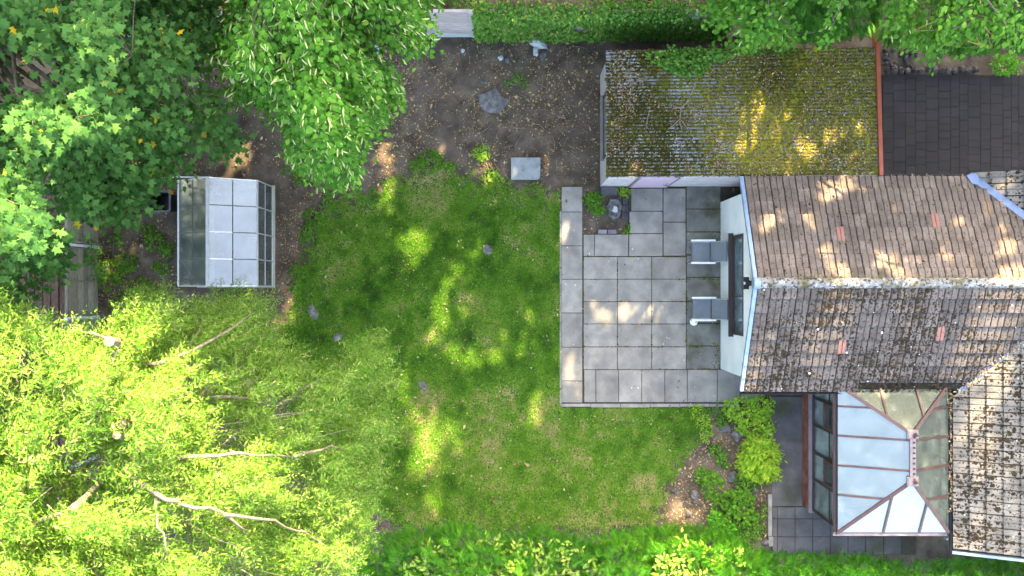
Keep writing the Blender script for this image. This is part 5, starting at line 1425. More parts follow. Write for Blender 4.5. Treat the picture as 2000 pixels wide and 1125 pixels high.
# ---- limes
def lime(name, label, poly, zbase, base, top, holes, n, edge_drop=3.0, edge_w=70.0, bract=0.10, size=0.088, center=None, cut=300, nl=15, group=None, k0=0.33):
    t = thing(name, Vector(base), label, 'tree', group)
    px, py = sample_poly(poly, n)
    f = fbm(px / 55 + 13, py / 55 + 2, 2, 2); k = f > k0
    for hx, hy, hr in holes: k &= np.hypot(px - hx, py - hy) > hr
    px, py = px[k], py[k]; n = len(px)
    ed = edge_dist(px, py, poly)
    z = zbase - edge_drop * np.exp(-ed / edge_w) + (fbm(px / 50, py / 50, 1) - 0.5) * 2.6 - np.abs(rng.normal(0, 0.9, n)) ** 1.3
    C = Pn(px, py, z)
    cen = np.array(center if center else top, float)
    A = unit(C - cen + rng.normal(0, 0.7, (n, 3))); A[:, 2] = A[:, 2] * 0.3 - 0.25; A = unit(A)
    pos, Rm, S = spray_leaves(C, A, nl, 0.52, 0.13, size, tilt=0.45, droop=0.45)
    tn = np.clip(0.48 + rng.normal(0, 0.2, len(pos)) + np.repeat(rng.normal(0, 0.12, n), nl), 0, 1)
    AA = np.repeat(A, nl, 0); ck = carve(pos, 0.85, flec); pos, Rm, S, tn, AA = pos[ck], Rm[ck], S[ck], tn[ck], AA[ck]
    idx, m = top_leaves(pos, Rm, S, tn, cut)
    bulk('foliage', LEAF_LIME[0], LEAF_LIME[1], Rm[m], pos[m], S[m], MT['l_lime'], t, tn[m])
    if cut: leaf_objects(t, LEAF_LIME, MT['l_lime'], pos[idx], Rm[idx], S[idx], tn[idx])
    if bract:
        kb = rng.random(len(pos)) < bract
        pb = pos[kb].copy(); pb[:, 2] += 0.03; nb_ = len(pb)
        Ab = AA[kb]
        fw = Ab + rng.normal(0, 0.5, (nb_, 3)); fw[:, 2] -= 0.3
        nr = rng.normal(0, 0.5, (nb_, 3)); nr[:, 2] += 1
        bulk('bracts', LEAF_BRACT[0], LEAF_BRACT[1], frames(fw, nr), pb, rng.uniform(0.09, 0.16, nb_), MT['l_bract'], t, rng.random(nb_))
    tree_wood(t, base, top, 0.26, [tuple(C[i]) for i in rng.choice(len(C), 18)], 'bark', C[rng.choice(len(C), 260)])
    return t
LIME = [(440, -150), (870, -150), (850, -60), (822, 10), (822, 58), (800, 88), (775, 80), (750, 72), (735, 72), (722, 100), (748, 130), (772, 182), (738, 210), (716, 258), (690, 300), (683, 350), (655, 342), (610, 330), (572, 312), (556, 292), (575, 275), (545, 235), (505, 200), (452, 165), (432, 110), (440, 40)]
lime('lime_tree', 'bright green lime tree hung with pale flower bracts', LIME, 12.0, (-3.9, 8.6, 0), (-3.2, 5.6, 10.5), [(648, 78, 16), (690, 85, 14), (725, 85, 16), (500, 60, 8)], 1750, bract=0.24)
LIMR = [(1390, -130), (2170, -130), (2170, 60), (2010, 70), (1990, 105), (1965, 92), (1930, 98), (1905, 85), (1860, 90), (1820, 108), (1795, 110), (1800, 70), (1760, 60), (1740, 20), (1700, 10), (1660, 20), (1640, 60), (1600, 75), (1572, 100), (1560, 130), (1545, 100), (1525, 62), (1490, 60), (1470, 85), (1448, 75), (1440, 55), (1410, 85), (1400, 40)]
lime('lime_tree', 'broad leaved lime boughs overhanging the garage roof and drive', LIMR, 8.6, (6.5, 9.6, 0), (6.2, 7.6, 7.5), [(1690, 30, 60), (1620, 10, 24), (1740, 80, 20)], 1150, edge_drop=1.6, edge_w=50, bract=0.05, size=0.095, cut=300, k0=0.40)

# ---- conifers and hedge made of feathery fronds
def fronds(t, px, py, z, n_mult, size, mat, axis_fn, tone=0.5, name='foliage', upz=0.5, tj=0.22):
    n = len(px)
    C = Pn(px, py, z)
    if mat == 'l_conifer':
        ck = carve(C, 1.0, flec); C = C[ck]; n = len(C)
    A = axis_fn(C) + rng.normal(0, 0.35, (n, 3)); A = unit(A)
    nr = np.stack([rng.normal(0, 0.45, n), rng.normal(0, 0.45, n), np.ones(n)], -1)
    S = size * rng.uniform(0.6, 1.35, n)
    tn = np.clip(tone + rng.normal(0, tj, n), 0, 1)
    return bulk(name, FROND[0], FROND[1], frames(A, nr), C, S, MT[mat], t, tn)
def conifer(label, poly, zb, base, n, size, mat='l_conifer', group='conifers behind the garage', cy=None):
    t = thing('conifer_tree', Vector(base), label, 'tree', group)
    px, py = sample_poly(poly, n)
    k = fbm(px / 40 + 5, py / 40 + 1, 4, 2) > 0.22
    px, py = px[k], py[k]; n = len(px)
    ed = edge_dist(px, py, poly)
    z = zb - 2.0 * np.exp(-ed / 45.0) + (fbm(px / 30, py / 30, 1) - 0.5) * 1.6 - np.abs(rng.normal(0, 0.5, n))
    cen = np.array([base[0], base[1], zb - 1])
    fronds(t, px, py, z, 1, size, mat, lambda C: unit(C - cen) * np.array([1, 1, 0.3]) + np.array([0, -0.35, -0.15]))
    tree_wood(t, base, (base[0], base[1], zb - 0.5), 0.18, [tuple(Pn(px[i], py[i], z[i] - 0.3)) for i in rng.choice(n, 24)], 'bark')
conifer('dense green conifer behind the garage roof', [(1430, -130), (1720, -130), (1712, 40), (1690, 58), (1650, 62), (1610, 75), (1560, 70), (1500, 45), (1470, 30), (1430, 20)], 6.0, (5.8, 9.4, 0), 6000, 0.21)
conifer('dense green conifer overhanging the drive', [(1700, -130), (2170, -130), (2170, 90), (2000, 92), (1960, 80), (1900, 98), (1840, 92), (1790, 78), (1750, 84), (1715, 62)], 6.2, (9.6, 9.2, 0), 8500, 0.21)

# ---- hedge along the south side
def hedge(label, poly, zt, base, n, mat, tone=0.5, size=0.20):
    t = thing('hedge', Vector(base), label, 'hedge', 'evergreen hedge along the garden end')
    px, py = sample_poly(poly, n)
    ed = py - np.interp(px, [p[0] for p in poly[:-2]], [p[1] for p in poly[:-2]])
    z = zt * np.clip(0.30 + ed / 55.0, 0.25, 1) + (fbm(px / 22, py / 22, 2) - 0.5) * 1.3 - np.abs(rng.normal(0, 0.16, n))
    z = np.clip(z, 0.15, 4)
    fronds(t, px, py, z, 1, size, mat, lambda C: np.stack([rng.normal(0, 0.55, len(C)), np.ones(len(C)) * 0.7, np.ones(len(C)) * 0.45], -1), tone)
    # woody inside
    mb = MB()
    for i in range(40):
        q = rng.integers(n); c = P(px[q], py[q], max(0.2, z[q] - 0.2)); mb.tube([(c.x, c.y - 0.3, -0.05), (c.x, c.y - 0.15, c.z * 0.5), c], [0.03, 0.02, 0.008], 5)
    o = mb.build('stems', MT['bark'], t); o['kind'] = 'stuff'
    # dense dark core so that the soil does not show through
    return t
H1 = [(690, 1085), (720, 1055), (760, 1045), (800, 1030), (850, 1033), (890, 1022), (930, 1030), (960, 1045), (1000, 1045), (1030, 1040), (1070, 1030), (1100, 1045), (1140, 1055), (1200, 1040), (1280, 1032), (1280, 1215), (690, 1215)]
H2 = [(1270, 1034), (1320, 1028), (1360, 1035), (1420, 1040), (1450, 1065), (1500, 1085), (1500, 1215), (1270, 1215)]
H3 = [(1480, 1075), (1540, 1085), (1640, 1085), (1700, 1092), (1760, 1105), (1860, 1098), (1920, 1092), (2000, 1095), (2250, 1110), (2250, 1215), (1480, 1215)]
hedge('bright green evergreen hedge between the willow and planted bed', H1, 2.5, (0, -8.2, 0), 7600, 'l_hedge', 0.5)
hedge('sunlit lush hedge at the end of the planted bed', H2, 2.5, (5, -8.2, 0), 3300, 'l_hedge', 0.55)
hedge('darker green hedge along the paving slabs below the conservatory', H3, 2.3, (10, -8.4, 0), 7000, 'l_hedge', 0.36)
def leafy(name, label, cat, pxy, z, nspray, k, L, spread, size, tmpl, mat, group=None, droop=0.2, tilt=0.5, tone=0.5, stems=True, z0=0.0, spread_out=1.0, amp=0.22):
    """small plant: pxy list of (px, py, radius px) lobes with height z"""
    c0 = P(pxy[0][0], pxy[0][1], 0); t = thing(name, (c0.x, c0.y, z0), label, cat, group)
    Cs = []; As = []
    for (a, b, r_) in pxy:
        n = max(2, int(nspray * r_ * r_ / sum(q[2] ** 2 for q in pxy)))
        rr = r_ * np.sqrt(rng.random(n)); an = rng.uniform(0, 6.283, n)
        zz_ = z0 + z * (1 - 0.75 * (rr / r_) ** 2) * rng.uniform(0.5, 1.05, n)
        C = Pn(a + rr * np.cos(an), b + rr * np.sin(an), zz_)
        cc = Pn(np.array([a]), np.array([b]), np.array([z0 + z * 0.2]))
        A = unit(C - cc + rng.normal(0, 0.1, C.shape)) * spread_out + np.array([0, 0, 0.1]); Cs.append(C); As.append(unit(A))
    C = np.concatenate(Cs); A = np.concatenate(As)
    pos, Rm, S = spray_leaves(C, A, k, L, spread, size, tilt=tilt, droop=droop)
    pos[:, 2] = np.maximum(pos[:, 2], z0 + 0.02)
    tn = np.clip(tone + rng.normal(0, amp, len(pos)), 0, 1)
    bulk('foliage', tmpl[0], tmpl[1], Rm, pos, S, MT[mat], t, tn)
    if stems:
        mb = MB(); b0 = Vector((c0.x, c0.y, z0 - 0.02))
        for q in C[:: max(1, len(C) // 12)]:
            q = Vector(q); root = Vector((b0.x * 0.5 + q.x * 0.5, b0.y * 0.5 + q.y * 0.5, z0 - 0.02)); mb.tube([root, root.lerp(q, 0.6) + Vector((0, 0, 0.03)), q], [0.008, 0.006, 0.003], 4)
        o = mb.build('stems', MT['twig'], t); o['kind'] = 'stuff'
    return t
leafy('golden_shrub', 'golden leaved shrub growing through the bright green hedge', 'shrub', [(860, 1100, 45), (930, 1105, 50), (1000, 1110, 55), (1080, 1112, 50), (1150, 1118, 40), (900, 1130, 60), (1040, 1140, 70), (815, 1112, 35), (960, 1075, 25)], 0.4, 150, 7, 0.25, 0.07, 0.13, LEAF_RHOMB, 'l_gold', z0=2.35, stems=True, tone=0.6)
leafy('golden_shrub', 'pale yellow sunlit shrub in the hedge end by the planted bed', 'shrub', [(1350, 1105, 60), (1300, 1115, 40), (1410, 1100, 40), (1340, 1135, 70)], 0.4, 80, 7, 0.25, 0.07, 0.12, LEAF_RHOMB, 'l_gold', z0=2.4, tone=0.65)

# ---- weeping willow
random.seed(44)
WC = Vector((-6.7, -2.6, 8.4))
willow = thing('willow_tree', (-6.4, -2.6, 0), 'large weeping willow with narrow yellow green leaves', 'tree')
WILLOW = [(-230, 570), (-40, 590), (30, 592), (70, 612), (110, 648), (160, 650), (215, 640), (240, 590), (275, 560), (320, 560), (350, 610), (390, 590), (430, 560), (505, 575), (540, 600), (528, 640), (575, 690), (640, 700), (690, 665), (742, 652), (768, 690), (768, 760), (752, 800), (765, 850), (738, 890), (752, 930), (735, 975), (752, 1020), (710, 1060), (690, 1125), (665, 1280), (-230, 1280)]
def wz(px, py):
    d = np.clip((px - 260) / 500.0, 0, 1.2)
    z = 10.6 - 5.2 * d ** 1.3
    nb_ = np.clip((760 - py) / 200.0, 0, 1.2) * np.clip((px - 120) / 200, 0, 1)
    z = z - 2.6 * nb_
    z = z - 3.5 * np.clip((612 - py) / 40, 0, 1) * np.clip((px - 150) / 60, 0, 1)
    return z
n = 9000
px, py = sample_poly(WILLOW, n)
f = fbm(px / 62 + 8, py / 62 + 4, 5, 3)
k = f > 0.36
for hx, hy, hr in [(550, 775, 26), (590, 780, 22), (640, 650, 18), (110, 560, 20), (45, 740, 24), (80, 780, 16), (330, 720, 16), (480, 830, 14), (600, 1000, 14), (130, 1090, 16)]:
    k &= np.hypot(px - hx, (py - hy) * 1.4) > hr
px, py = px[k], py[k]; n = len(px)
z = wz(px, py) + (fbm(px / 60 + 40, py / 60, 2, 3) - 0.5) * 3.6 - np.abs(rng.normal(0, 1.0, n)) ** 1.3
fx, fy = sample_poly(WILLOW, 2300)
fz = wz(fx, fy) - rng.uniform(1.6, 3.2, 2300)
kq = (np.hypot(fx - 560, fy - 775) > 45) & (fy > 660); fx, fy, fz = fx[kq], fy[kq], fz[kq]
px = np.concatenate([px, fx]); py = np.concatenate([py, fy]); z = np.concatenate([z, fz]); n = len(px)
C = Pn(px, py, z)
rad = C - np.array(tuple(WC)); rad[:, 2] = 0
A = unit(unit(rad) + rng.normal(0, 0.62, (n, 3)) * np.array([1, 1, 0.25]))
k_ = 26
t_ = (np.arange(k_) + 0.3) / k_
Ls = rng.uniform(0.35, 0.85, n)
dr_ = rng.uniform(0.1, 0.9, n)
side = unit(np.cross(A, np.array([0, 0, 1.0])))
curv = rng.normal(0, 0.5, n)
def shoot(t):
    p = C[:, None] + A[:, None] * ((t[None] - 0.5) * Ls[:, None])[..., None] + side[:, None] * (curv[:, None] * (t[None] - 0.5) ** 2 * Ls[:, None])[..., None]
    p[..., 2] -= dr_[:, None] * t[None] ** 2 * Ls[:, None] - 0.1
    return p
pos = shoot(t_) + rng.normal(0, 0.012, (n, k_, 3))
tg = A[:, None] * np.ones((1, k_, 1)); tg[..., 2] = tg[..., 2] - 2 * dr_[:, None] * t_[None] * 0.5
sg = np.where(np.arange(k_) % 2 == 0, 1.0, -1.0)[None, :, None]
fw = unit(tg) * rng.uniform(0.3, 1.0, (n, k_, 1)) + side[:, None] * sg * rng.uniform(0.4, 1.1, (n, k_, 1)) + rng.normal(0, 0.25, (n, k_, 3))
nr = rng.normal(0, 0.5, (n, k_, 3)); nr[..., 2] += 1
S1 = rng.uniform(0.07, 0.125, (n, k_)) * (1 - 0.35 * t_[None])
m_ = n * k_
S3 = np.stack([S1 * 1.55, S1, S1], -1).reshape(m_, 3)
tn = np.clip(0.5 + rng.normal(0, 0.2, m_) + np.repeat(rng.normal(0, 0.12, n), k_), 0, 1)
bulk('foliage', LEAF_NARROW[0], LEAF_NARROW[1], frames(fw.reshape(m_, 3), nr.reshape(m_, 3)), pos.reshape(m_, 3), S3, MT['l_willow'], willow, tn)
# shoots
st = shoot(np.linspace(0, 1, 4)); seg = st[:, 1:] - st[:, :-1]
sp_ = st[:, :-1].reshape(-1, 3); sv = seg.reshape(-1, 3); ln = np.linalg.norm(sv, axis=1)
TRI = ([(-1, 0, 0), (1, 0, 0), (0, 0, 1.4), (0, 1, 0.5)], [(0, 1, 3), (1, 2, 3), (2, 0, 3)])
bulk('shoots', TRI[0], TRI[1], frames(sv, np.repeat(np.array([[0, 0, 1.0]]), len(sv), 0)), sp_, np.stack([np.full(len(ln), 0.0025), ln, np.full(len(ln), 0.0025)], -1), MT['twig'], willow)
MB().tube([(-6.4, -2.6, -0.1), (-6.45, -2.6, 2.5), (-6.6, -2.55, 5.5), WC], [0.48, 0.38, 0.32, 0.26], 12).build('trunk', MT['bark_pale'], willow, True)
LIMBS = [[(235, 862, 8.4), (190, 850, 9.5), (165, 860, 10.4), (180, 790, 10.9), (200, 700, 11.1)], [(215, 668, 11.0), (160, 652, 11.0), (105, 640, 10.9)], [(200, 700, 11.1), (213, 668, 11.0)],
         [(235, 862, 8.4), (240, 935, 10.6), (285, 975, 10.9), (340, 995, 10.7), (420, 1012, 10.3), (470, 1050, 9.8)], [(285, 978, 10.8), (290, 1040, 10.9), (310, 1100, 10.8)],
         [(235, 862, 8.4), (150, 985, 10.6), (60, 1030, 10.7), (-20, 1065, 10.6), (-120, 1120, 10)], [(235, 862, 8.4), (330, 905, 10.0), (450, 895, 9.8), (560, 900, 8.6)],
         [(235, 862, 8.4), (270, 720, 9.8), (330, 705, 9.7), (400, 775, 8.8)], [(330, 705, 9.7), (420, 655, 9.0), (490, 610, 8.0)], [(235, 862, 8.4), (120, 830, 9.6), (40, 815, 10.0), (-60, 780, 10)],
         [(400, 775, 8.8), (520, 800, 7.4), (600, 775, 6.4), (650, 760, 6.0)], [(540, 790, 7.2), (600, 750, 6.6), (640, 735, 6.3)], [(235, 862, 8.4), (80, 700, 9.5), (20, 660, 9.9), (-80, 640, 9.6)], [(420, 1012, 10.3), (520, 1030, 9.4), (600, 1050, 8.4)], [(560, 900, 8.6), (640, 880, 7.2), (700, 880, 6.4)]]
lm = None
for l in LIMBS:
    pts = [P(*q) for q in l]; n_ = len(pts)
    pts2 = []
    for i in range(n_ - 1):
        for s_ in range(3): pts2.append(pts[i].lerp(pts[i + 1], s_ / 3) + Vector((random.gauss(0, 0.025), random.gauss(0, 0.025), random.gauss(0, 0.02))))
    pts2.append(pts[-1]); big = 0.055 if l[0][:2] == (235, 862) else 0.032
    pts2 = [q - Vector((0, 0, 0.34)) for q in pts2]
    MB().tube(pts2, [big * (1 - 0.72 * i / (len(pts2) - 1)) for i in range(len(pts2))], 7).build('limb', MT['bark_pale'], willow, True)
for q, r_ in (((213, 667, 11.05), 0.075), ((238, 828, 10.7), 0.06), ((228, 850, 10.8), 0.06), ((145, 990, 10.75), 0.06)):
    p = P(*q); MB().tube([p - Vector((0.05, 0.03, 0.35)), p], [r_ * 0.9, r_], 9).build('pruned_stub', MT['bark_pale'], willow)
tw_ = MB()
for i in range(110):
    q = rng.integers(n); a = Vector(C[q])
    b = WC.lerp(a, 0.72) + Vector((random.gauss(0, 0.2), random.gauss(0, 0.2), 0.5)); tw_.tube([b, b.lerp(a, 0.5) + Vector((0, 0, 0.12)), a], [0.011, 0.008, 0.004], 4, False)
o = tw_.build('twigs', MT['bark_pale'], willow); o['kind'] = 'stuff'

# ---- ivy on the fence and on the garage
def ivy(name, label, px, py, z, size, nrm, mat='l_ivy', tone=0.5, lab=True, group=None):
    n = len(px); C = Pn(px, py, z)
    t = thing(name, Vector(C.mean(0)) * Vector((1, 1, 0)) if False else (float(C[:, 0].mean()), float(C[:, 1].mean()), 0), label, 'ivy', group)
    fw = rng.normal(0, 0.6, (n, 3)) + np.array([0, -0.5, -0.5]); nr = np.array(nrm)[None] + rng.normal(0, 0.45, (n, 3))
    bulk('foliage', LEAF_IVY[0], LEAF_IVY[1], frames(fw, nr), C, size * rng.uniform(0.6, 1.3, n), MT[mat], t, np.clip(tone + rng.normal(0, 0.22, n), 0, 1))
    mb = MB()
    for i in range(14):
        q = rng.integers(n); a = Vector(C[q]); b = Vector((a.x + random.gauss(0, 0.3), a.y - 0.05, max(0.02, a.z - 1.0))); mb.tube([b, a.lerp(b, 0.5) + Vector((random.gauss(0, 0.08), 0, 0)), a], 0.008, 4)
    o = mb.build('vines', MT['twig'], t); o['kind'] = 'stuff'
    return t
def ivy_fence(n, x0, x1, dens):
    x = rng.uniform(x0, x1, n); z = rng.uniform(0.12, 2.25, n)
    y = FY - 0.06 - np.abs(rng.normal(0, 0.045, n)) - 0.06 * fbm(x * 1.5, z * 1.5, 1)
    k = fbm(x * 1.6 + 4, z * 2.0, 2) > 0.28
    k &= ~((x < -0.95) & (rng.random(n) < 0.93))
    x, y, z = x[k], y[k], z[k]
    top = rng.random(len(x)) < 0.16
    z[top] = 2.1 + rng.random(top.sum()) * 0.22; y[top] = FY + rng.normal(0.0, 0.13, top.sum())
    kk = CAM_H / (CAM_H - z) * PPM
    return 1000 + x * kk, 562.5 - y * kk, z
px, py, z = ivy_fence(8500, -0.98, 2.3, 1)
ivy('ivy', 'thick bright ivy covering the fence next to the bare pink panel', px, py, z, 0.085, (0, -0.6, 0.8), tone=0.68, group='ivy over the boundary fence')
px, py, z = ivy_fence(7000, 2.3, 5.5, 1)
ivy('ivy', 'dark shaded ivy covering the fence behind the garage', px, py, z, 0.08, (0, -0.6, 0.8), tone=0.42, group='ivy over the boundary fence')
# garage ivy
IV = [(1255, 105), (1285, 98), (1340, 100), (1400, 96), (1440, 108), (1420, 116), (1390, 118), (1368, 150), (1345, 150), (1325, 148), (1310, 135), (1285, 125), (1262, 115)]
px, py = sample_poly(IV, 1500); k = fbm(px / 14, py / 14, 2) > 0.34; px, py = px[k], py[k]
z = 2.36 + rng.uniform(0.02, 0.16, len(px))
ivy('ivy', 'ivy creeping over the mossy garage roof edge', px, py, z, 0.085, (0, -0.1, 1.0), tone=0.55)
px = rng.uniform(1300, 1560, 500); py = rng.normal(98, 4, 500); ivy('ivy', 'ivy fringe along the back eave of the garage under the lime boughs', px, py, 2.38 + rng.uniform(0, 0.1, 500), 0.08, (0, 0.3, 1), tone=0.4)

# ---- beds, weeds and ground cover
leafy('lemon_shrub', 'round lemon green shrub at the patio corner of the bed', 'shrub', [(1468, 812, 34), (1485, 835, 26), (1440, 800, 24), (1490, 795, 20)], 0.75, 150, 9, 0.16, 0.06, 0.085, LEAF_RHOMB, 'l_lemon', tone=0.5)
leafy('feathery_shrub', 'yellow green feathery shrub beside the concrete path', 'shrub', [(1485, 897, 38), (1470, 915, 24), (1498, 920, 20), (1480, 875, 24)], 0.75, 330, 12, 0.20, 0.07, 0.12, ([(x * 1.5, y, z) for x, y, z in LEAF_NARROW[0]], LEAF_NARROW[1]), 'l_lemon', tone=0.6)
BED = [('weed_clump', [(1400, 880, 14), (1415, 900, 12)], 0.2, 26, 0.07, 'l_weed', 'low weed clump beside the feathery shrub and the mottled stone'), ('weed_clump', [(1395, 950, 26), (1420, 985, 24), (1375, 930, 16)], 0.28, 110, 0.07, 'l_weed', 'broad leafy weed patch on the bare earth side of the bed'),
       ('leafy_plant', [(1440, 985, 30), (1452, 1010, 24), (1425, 1010, 20)], 0.5, 110, 0.10, 'l_weed', 'bushy blue green plant in the middle of the bed'), ('weed_clump', [(1455, 945, 20), (1470, 925, 14)], 0.25, 60, 0.06, 'l_weed', 'weed clump between the round orange stone and the feathery shrub'),
       ('weed_clump', [(1470, 1035, 24), (1450, 1060, 24), (1488, 1000, 14)], 0.3, 90, 0.06, 'l_weed', 'straggling weeds along the kerb near the hedge'), ('weed_clump', [(1415, 822, 14), (1405, 800, 10)], 0.15, 30, 0.06, 'l_weed', 'small weeds below the patio edge beside the mottled stone'),
       ('weed_clump', [(1375, 825, 14), (1380, 850, 12), (1362, 805, 12)], 0.14, 50, 0.05, 'l_lemon', 'creeping green weeds where the lawn meets the bed'), ('leafy_plant', [(1418, 1040, 22), (1400, 1020, 18)], 0.5, 70, 0.09, 'l_hedge', 'leafy green plant next to the sunlit hedge end'),
       ('leafy_plant', [(1163, 396, 17), (1155, 388, 12), (1168, 412, 10)], 0.42, 90, 0.055, 'l_weed', 'small dark leafy shrub beside the tree stump'), ('weed_clump', [(1222, 378, 8), (1215, 368, 6)], 0.14, 20, 0.05, 'l_lemon', 'pale weed tuft by the garage step near the stump'),
       ('weed_clump', [(1226, 450, 7)], 0.10, 14, 0.05, 'l_weed', 'little weed tuft at the bed corner beside the bricks'), ('weed_clump', [(840, 318, 24), (815, 322, 14), (875, 325, 14)], 0.12, 90, 0.06, 'l_weed', 'bright weed patch at the soil edge of the lawn'),
       ('weed_clump', [(612, 430, 20), (600, 460, 14), (640, 405, 14)], 0.12, 80, 0.055, 'l_weed', 'weeds spreading from the lawn corner toward the greenhouse'), ('weed_clump', [(585, 530, 18), (580, 560, 14)], 0.12, 60, 0.055, 'l_weed', 'weeds on the lawn edge opposite the greenhouse side'),
       ('weed_clump', [(585, 350, 12), (560, 335, 8)], 0.1, 26, 0.05, 'l_weed', 'sparse weeds on soil under the lime tips'), ('weed_clump', [(640, 385, 9), (660, 372, 8)], 0.1, 22, 0.05, 'l_weed', 'small weeds on soil above the lawn corner'),
       ('weed_clump', [(940, 300, 16), (960, 340, 12), (975, 350, 8)], 0.12, 50, 0.055, 'l_lemon', 'sunlit weeds beside the loose blue grey slab'), ('weed_clump', [(300, 470, 18), (285, 450, 12)], 0.18, 45, 0.06, 'l_weed', 'weeds below the black water butt'),
       ('weed_clump', [(325, 490, 14), (315, 520, 14)], 0.16, 40, 0.06, 'l_weed', 'weeds against the greenhouse side'), ('weed_clump', [(215, 540, 30), (245, 510, 22), (230, 470, 14)], 0.2, 110, 0.06, 'l_weed', 'straggly ground weeds next to the grey fence'),
       ('fence_creeper', [(175, 500, 26), (195, 530, 18), (165, 470, 14)], 1.1, 110, 0.05, 'l_ivy', 'creeper climbing the weathered grey fence'), ('weed_clump', [(270, 580, 34), (240, 600, 26)], 0.35, 80, 0.07, 'l_weed', 'taller weeds at the willow edge below the greenhouse'),
       ('border_plant', [(1960, 130, 22), (1975, 118, 16), (1990, 128, 14)], 0.45, 60, 0.08, 'l_hedge', 'dark leafy plant in the border behind the drive'), ('weed_clump', [(1025, 165, 8), (1010, 150, 10), (995, 160, 8)], 0.06, 26, 0.05, 'l_weed', 'tiny weeds on the soil near the large flat stone'),
       ('border_plant', [(1370, 20, 40), (1300, 8, 40), (1220, 0, 50)], 1.2, 160, 0.1, 'l_ivy', 'shaded shrub beyond the ivy fence next to the lime boughs'), ('border_plant', [(880, 2, 24), (925, 8, 22), (860, -6, 24)], 1.1, 90, 0.07, 'l_ivy', 'shaded shrub behind the bare pink fence panel')]
for nm, lob, h, ns_, sz, mt, lab in BED:
    leafy(nm, lab, 'weed' if 'weed' in nm else ('creeper' if 'creeper' in nm else 'plant'), lob, h, ns_, 8, 0.11, 0.05, sz, LEAF_IVY if mt != 'l_hedge' else LEAF_RHOMB, mt, tone=0.5 if 'shaded' not in lab else 0.25, group='weeds and small plants on the soil')  # plants labelled shaded take a darker leaf tint, shade put into the colour

# leaf litter and bark chips on the soil
n = 95000
px = rng.uniform(180, 1500, n); py = rng.uniform(70, 1060, n)
lawn_in = in_poly(px, py, LAWN); pat_in = (px > 1094) & (px < 1455) & (py > 360) & (py < 797) & ~((px > 1140) & (px < 1228) & (py > 368) & (py < 457))
hs = (px > 1168) & (py < 368)
gh_in = (px > 360) & (px < 536) & (py > 362) & (py < 562)
k = ~hs & ~gh_in
k &= np.where(lawn_in, rng.random(n) < 0.10, np.where(pat_in, rng.random(n) < 0.022, True))
k &= (py < 380) | (px < 620) | lawn_in | ((px > 1290) & (py > 790)) | pat_in | (rng.random(n) < 0.3)
k &= (0.5 * fbm(px / 40, py / 40, 3) + 0.5 * fbm(px / 12, py / 12, 1) + rng.normal(0, 0.06, n) > 0.46) | (py > 780)
px, py = px[k], py[k]; lawn_in = lawn_in[k]; pat_in = pat_in[k]; n = len(px)
pos = Pn(px, py, np.zeros(n)); pos[:, 2] = np.where(lawn_in, 0.05, np.where(pat_in, 0.038, gheight(pos[:, 0], pos[:, 1]) + 0.014))
nr = rng.normal(0, 0.3, (n, 3)); nr[:, 2] += 1
o = bulk('leaf_litter', LEAF_RHOMB[0], LEAF_RHOMB[1], frames(rnd_dirs(n), nr), pos, rng.lognormal(-3.2, 0.4, n), MT['l_litter'], None, np.clip(rng.normal(0.55, 0.27, n), 0, 1))
tag(o, 'dry fallen leaves and chips scattered over the dark soil', 'leaf litter')
# fine crumbs of soil
n = 14000
px = rng.uniform(180, 1500, n); py = rng.uniform(70, 1060, n)
k = ~in_poly(px, py, LAWN) & ~((px > 1094) & (px < 1455) & (py > 360) & (py < 797)) & ~((px > 1168) & (py < 368)) & ~((px > 1500) & (py > 770))
px, py = px[k], py[k]; n = len(px)
pos = Pn(px, py, np.zeros(n)); pos[:, 2] = gheight(pos[:, 0], pos[:, 1]) + 0.003
nr = rng.normal(0, 0.5, (n, 3)); nr[:, 2] += 1
o = bulk('soil_crumbs', CUSH_V, CUSH_F, frames(rnd_dirs(n), nr), pos, rng.lognormal(-4.35, 0.4, n), MT['soil'])
tag(o, 'loose crumbs of dark garden soil', 'soil')
# litter on the gutters and valleys
n = 900; u = rng.random(n)
va = np.array([10.56, YS - 0.02, EZ + 0.06]); vb = np.array([12.6, YR - 0.5, RZ - 0.2])
p1 = va + (vb - va) * u[:450, None] + rng.normal(0, 0.045, (450, 3)) * np.array([1, 1, 0.2])
p2 = np.stack([rng.uniform(8.2, 10.5, 250), np.full(250, YS + 0.14) + rng.normal(0, 0.02, 250), np.full(250, EZ + 0.01)], -1)
p3 = np.stack([rng.uniform(5.5, 10.8, 200), np.full(200, YN + 0.02) + rng.normal(0, 0.02, 200), np.full(200, EZ + 0.01)], -1)
p4 = np.stack([np.full(220, 10.43) + rng.normal(0, 0.025, 220), rng.uniform(-5.3, -2.5, 220), np.full(220, EZ - 0.04)], -1)
pos = np.concatenate([p1, p2, p3, p4]); n = len(pos)
nr = rng.normal(0, 0.4, (n, 3)); nr[:, 2] += 1
bulk('leaf_litter', LEAF_RHOMB[0], LEAF_RHOMB[1], frames(rnd_dirs(n), nr), pos, rng.uniform(0.03, 0.07, n), MT['l_litter'], house, np.clip(rng.normal(0.65, 0.25, n), 0, 1))
# moss along the north side of the ridge
n = 2600
x = rng.uniform(XV + 0.1, 12.2, n); k = fbm(x * 1.3 + 2, x * 0, 1) + rng.normal(0, 0.1, n) > 0.38; x = x[k]; n = len(x)
y = YR + 0.115 + np.abs(rng.normal(0, 0.035, n)); z = RZ - (y - YR) * SL + 0.03
nr = rng.normal(0, 0.3, (n, 3)); nr[:, 2] += 1
s = 0.02 * rng.lognormal(0, 0.35, n)
bulk('moss', CUSH_V, CUSH_F, frames(rnd_dirs(n), nr), np.stack([x, y, z], -1), np.stack([s, s * 1.2, s * 0.7], -1), MT['moss'], house, np.clip(rng.normal(0.4, 0.2, n), 0, 1))

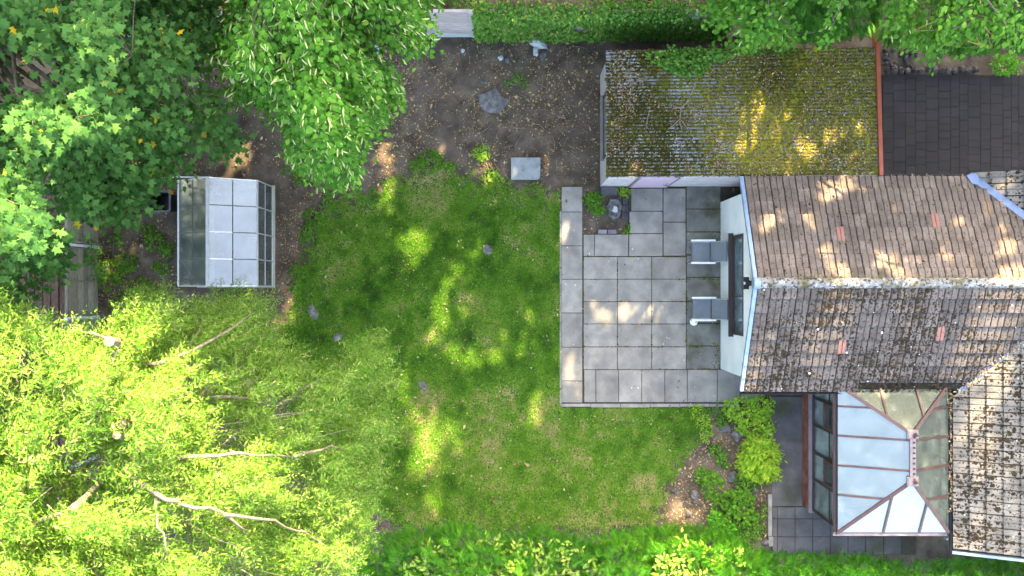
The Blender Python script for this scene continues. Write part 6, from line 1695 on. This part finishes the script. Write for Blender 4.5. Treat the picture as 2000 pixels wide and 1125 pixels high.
# moss and weeds in the patio joints
n = 5200
jx = []; jy = []
for (x0, y0, x1, y1) in rz(rc):
    for _ in range(150):
        if random.random() < 0.5: jx.append(random.uniform(x0, x1)); jy.append(random.choice((y0, y1)) + random.gauss(0, 0.5))
        else: jx.append(random.choice((x0, x1)) + random.gauss(0, 0.5)); jy.append(random.uniform(y0, y1))
for i in range(900):
    jx.append(random.choice([zz(q, 0)[0] for q in gxs]) + random.gauss(0, 0.5)); jy.append(random.uniform(502, 720))
    jx.append(random.uniform(1140, 1400)); jy.append(random.choice([zz(0, q)[1] for q in gys]) + random.gauss(0, 0.5))
for i in range(500):
    jx.append(random.uniform(1404, 1409) - abs(random.gauss(0, 6))); jy.append(random.uniform(400, 720))
jx = np.array(jx); jy = np.array(jy); k = fbm(jx / 20, jy / 20, 2) > 0.45; jx, jy = jx[k], jy[k]; n = len(jx)
pos = Pn(jx, jy, np.zeros(n)); pos[:, 2] = 0.028
nr = rng.normal(0, 0.3, (n, 3)); nr[:, 2] += 1; s_ = 0.011 * rng.lognormal(0, 0.4, n)
bulk('moss', CUSH_V, CUSH_F, frames(rnd_dirs(n), nr), pos, np.stack([s_, s_ * 1.4, s_ * 0.6], -1), MT['moss'], pat, np.clip(rng.normal(0.25, 0.2, n), 0, 1))
# droppings and lichen spots on slabs and tiles
n = 26; px = rng.uniform(1100, 1400, n); py = rng.uniform(480, 780, n); pos = Pn(px, py, np.zeros(n)); pos[:, 2] = 0.034
s_ = rng.uniform(0.006, 0.015, n); nr = np.zeros((n, 3)); nr[:, 2] = 1
bulk('lichen_spots', BLOB_V, BLOB_F, frames(rnd_dirs(n), nr), pos, np.stack([s_, s_ * 1.2, s_ * 0.12], -1), MT['white'], pat)
clumps_on(ss, FS, 6.5, 2.75, 45, 0.012, None, 'white', 'lichen_spots', 0.15, [valS])
clumps_on(ws, FW, 6.0, 1.6, 22, 0.012, None, 'white', 'lichen_spots', 0.15, [valSw])
# clover and plantain in the turf
n = 5200; px, py = sample_poly(LAWN, n); k = fbm(px / 26 + 4, py / 26, 1) > 0.52; px, py = px[k], py[k]; n = len(px)
pos = Pn(px, py, np.zeros(n)); pos[:, 2] = 0.055; nr = rng.normal(0, 0.35, (n, 3)); nr[:, 2] += 1
tag(bulk('clover', LEAF_IVY[0], LEAF_IVY[1], frames(rnd_dirs(n), nr), pos, rng.uniform(0.035, 0.07, n), MT['l_weed'], None, np.clip(rng.normal(0.5, 0.25, n), 0, 1)), 'clover and broad leaved weeds scattered through the lawn', 'clover')
# dry sticks on the soil
random.seed(77)
mb = MB()
for i in range(90):
    c = P(random.uniform(700, 1160), random.uniform(85, 330)); a_ = random.uniform(0, 6.28); L_ = random.uniform(0.08, 0.4); c.z = 0.012
    d_ = Vector((math.cos(a_), math.sin(a_), 0)); mb.tube([c - d_ * L_ / 2, c + Vector((random.gauss(0, 0.02), random.gauss(0, 0.02), 0.01)), c + d_ * L_ / 2], [0.007, 0.006, 0.003], 4)
tag(mb.build('dry_sticks', MT['twig']), 'thin dry sticks strewn over the dark soil', 'sticks', kind='stuff')
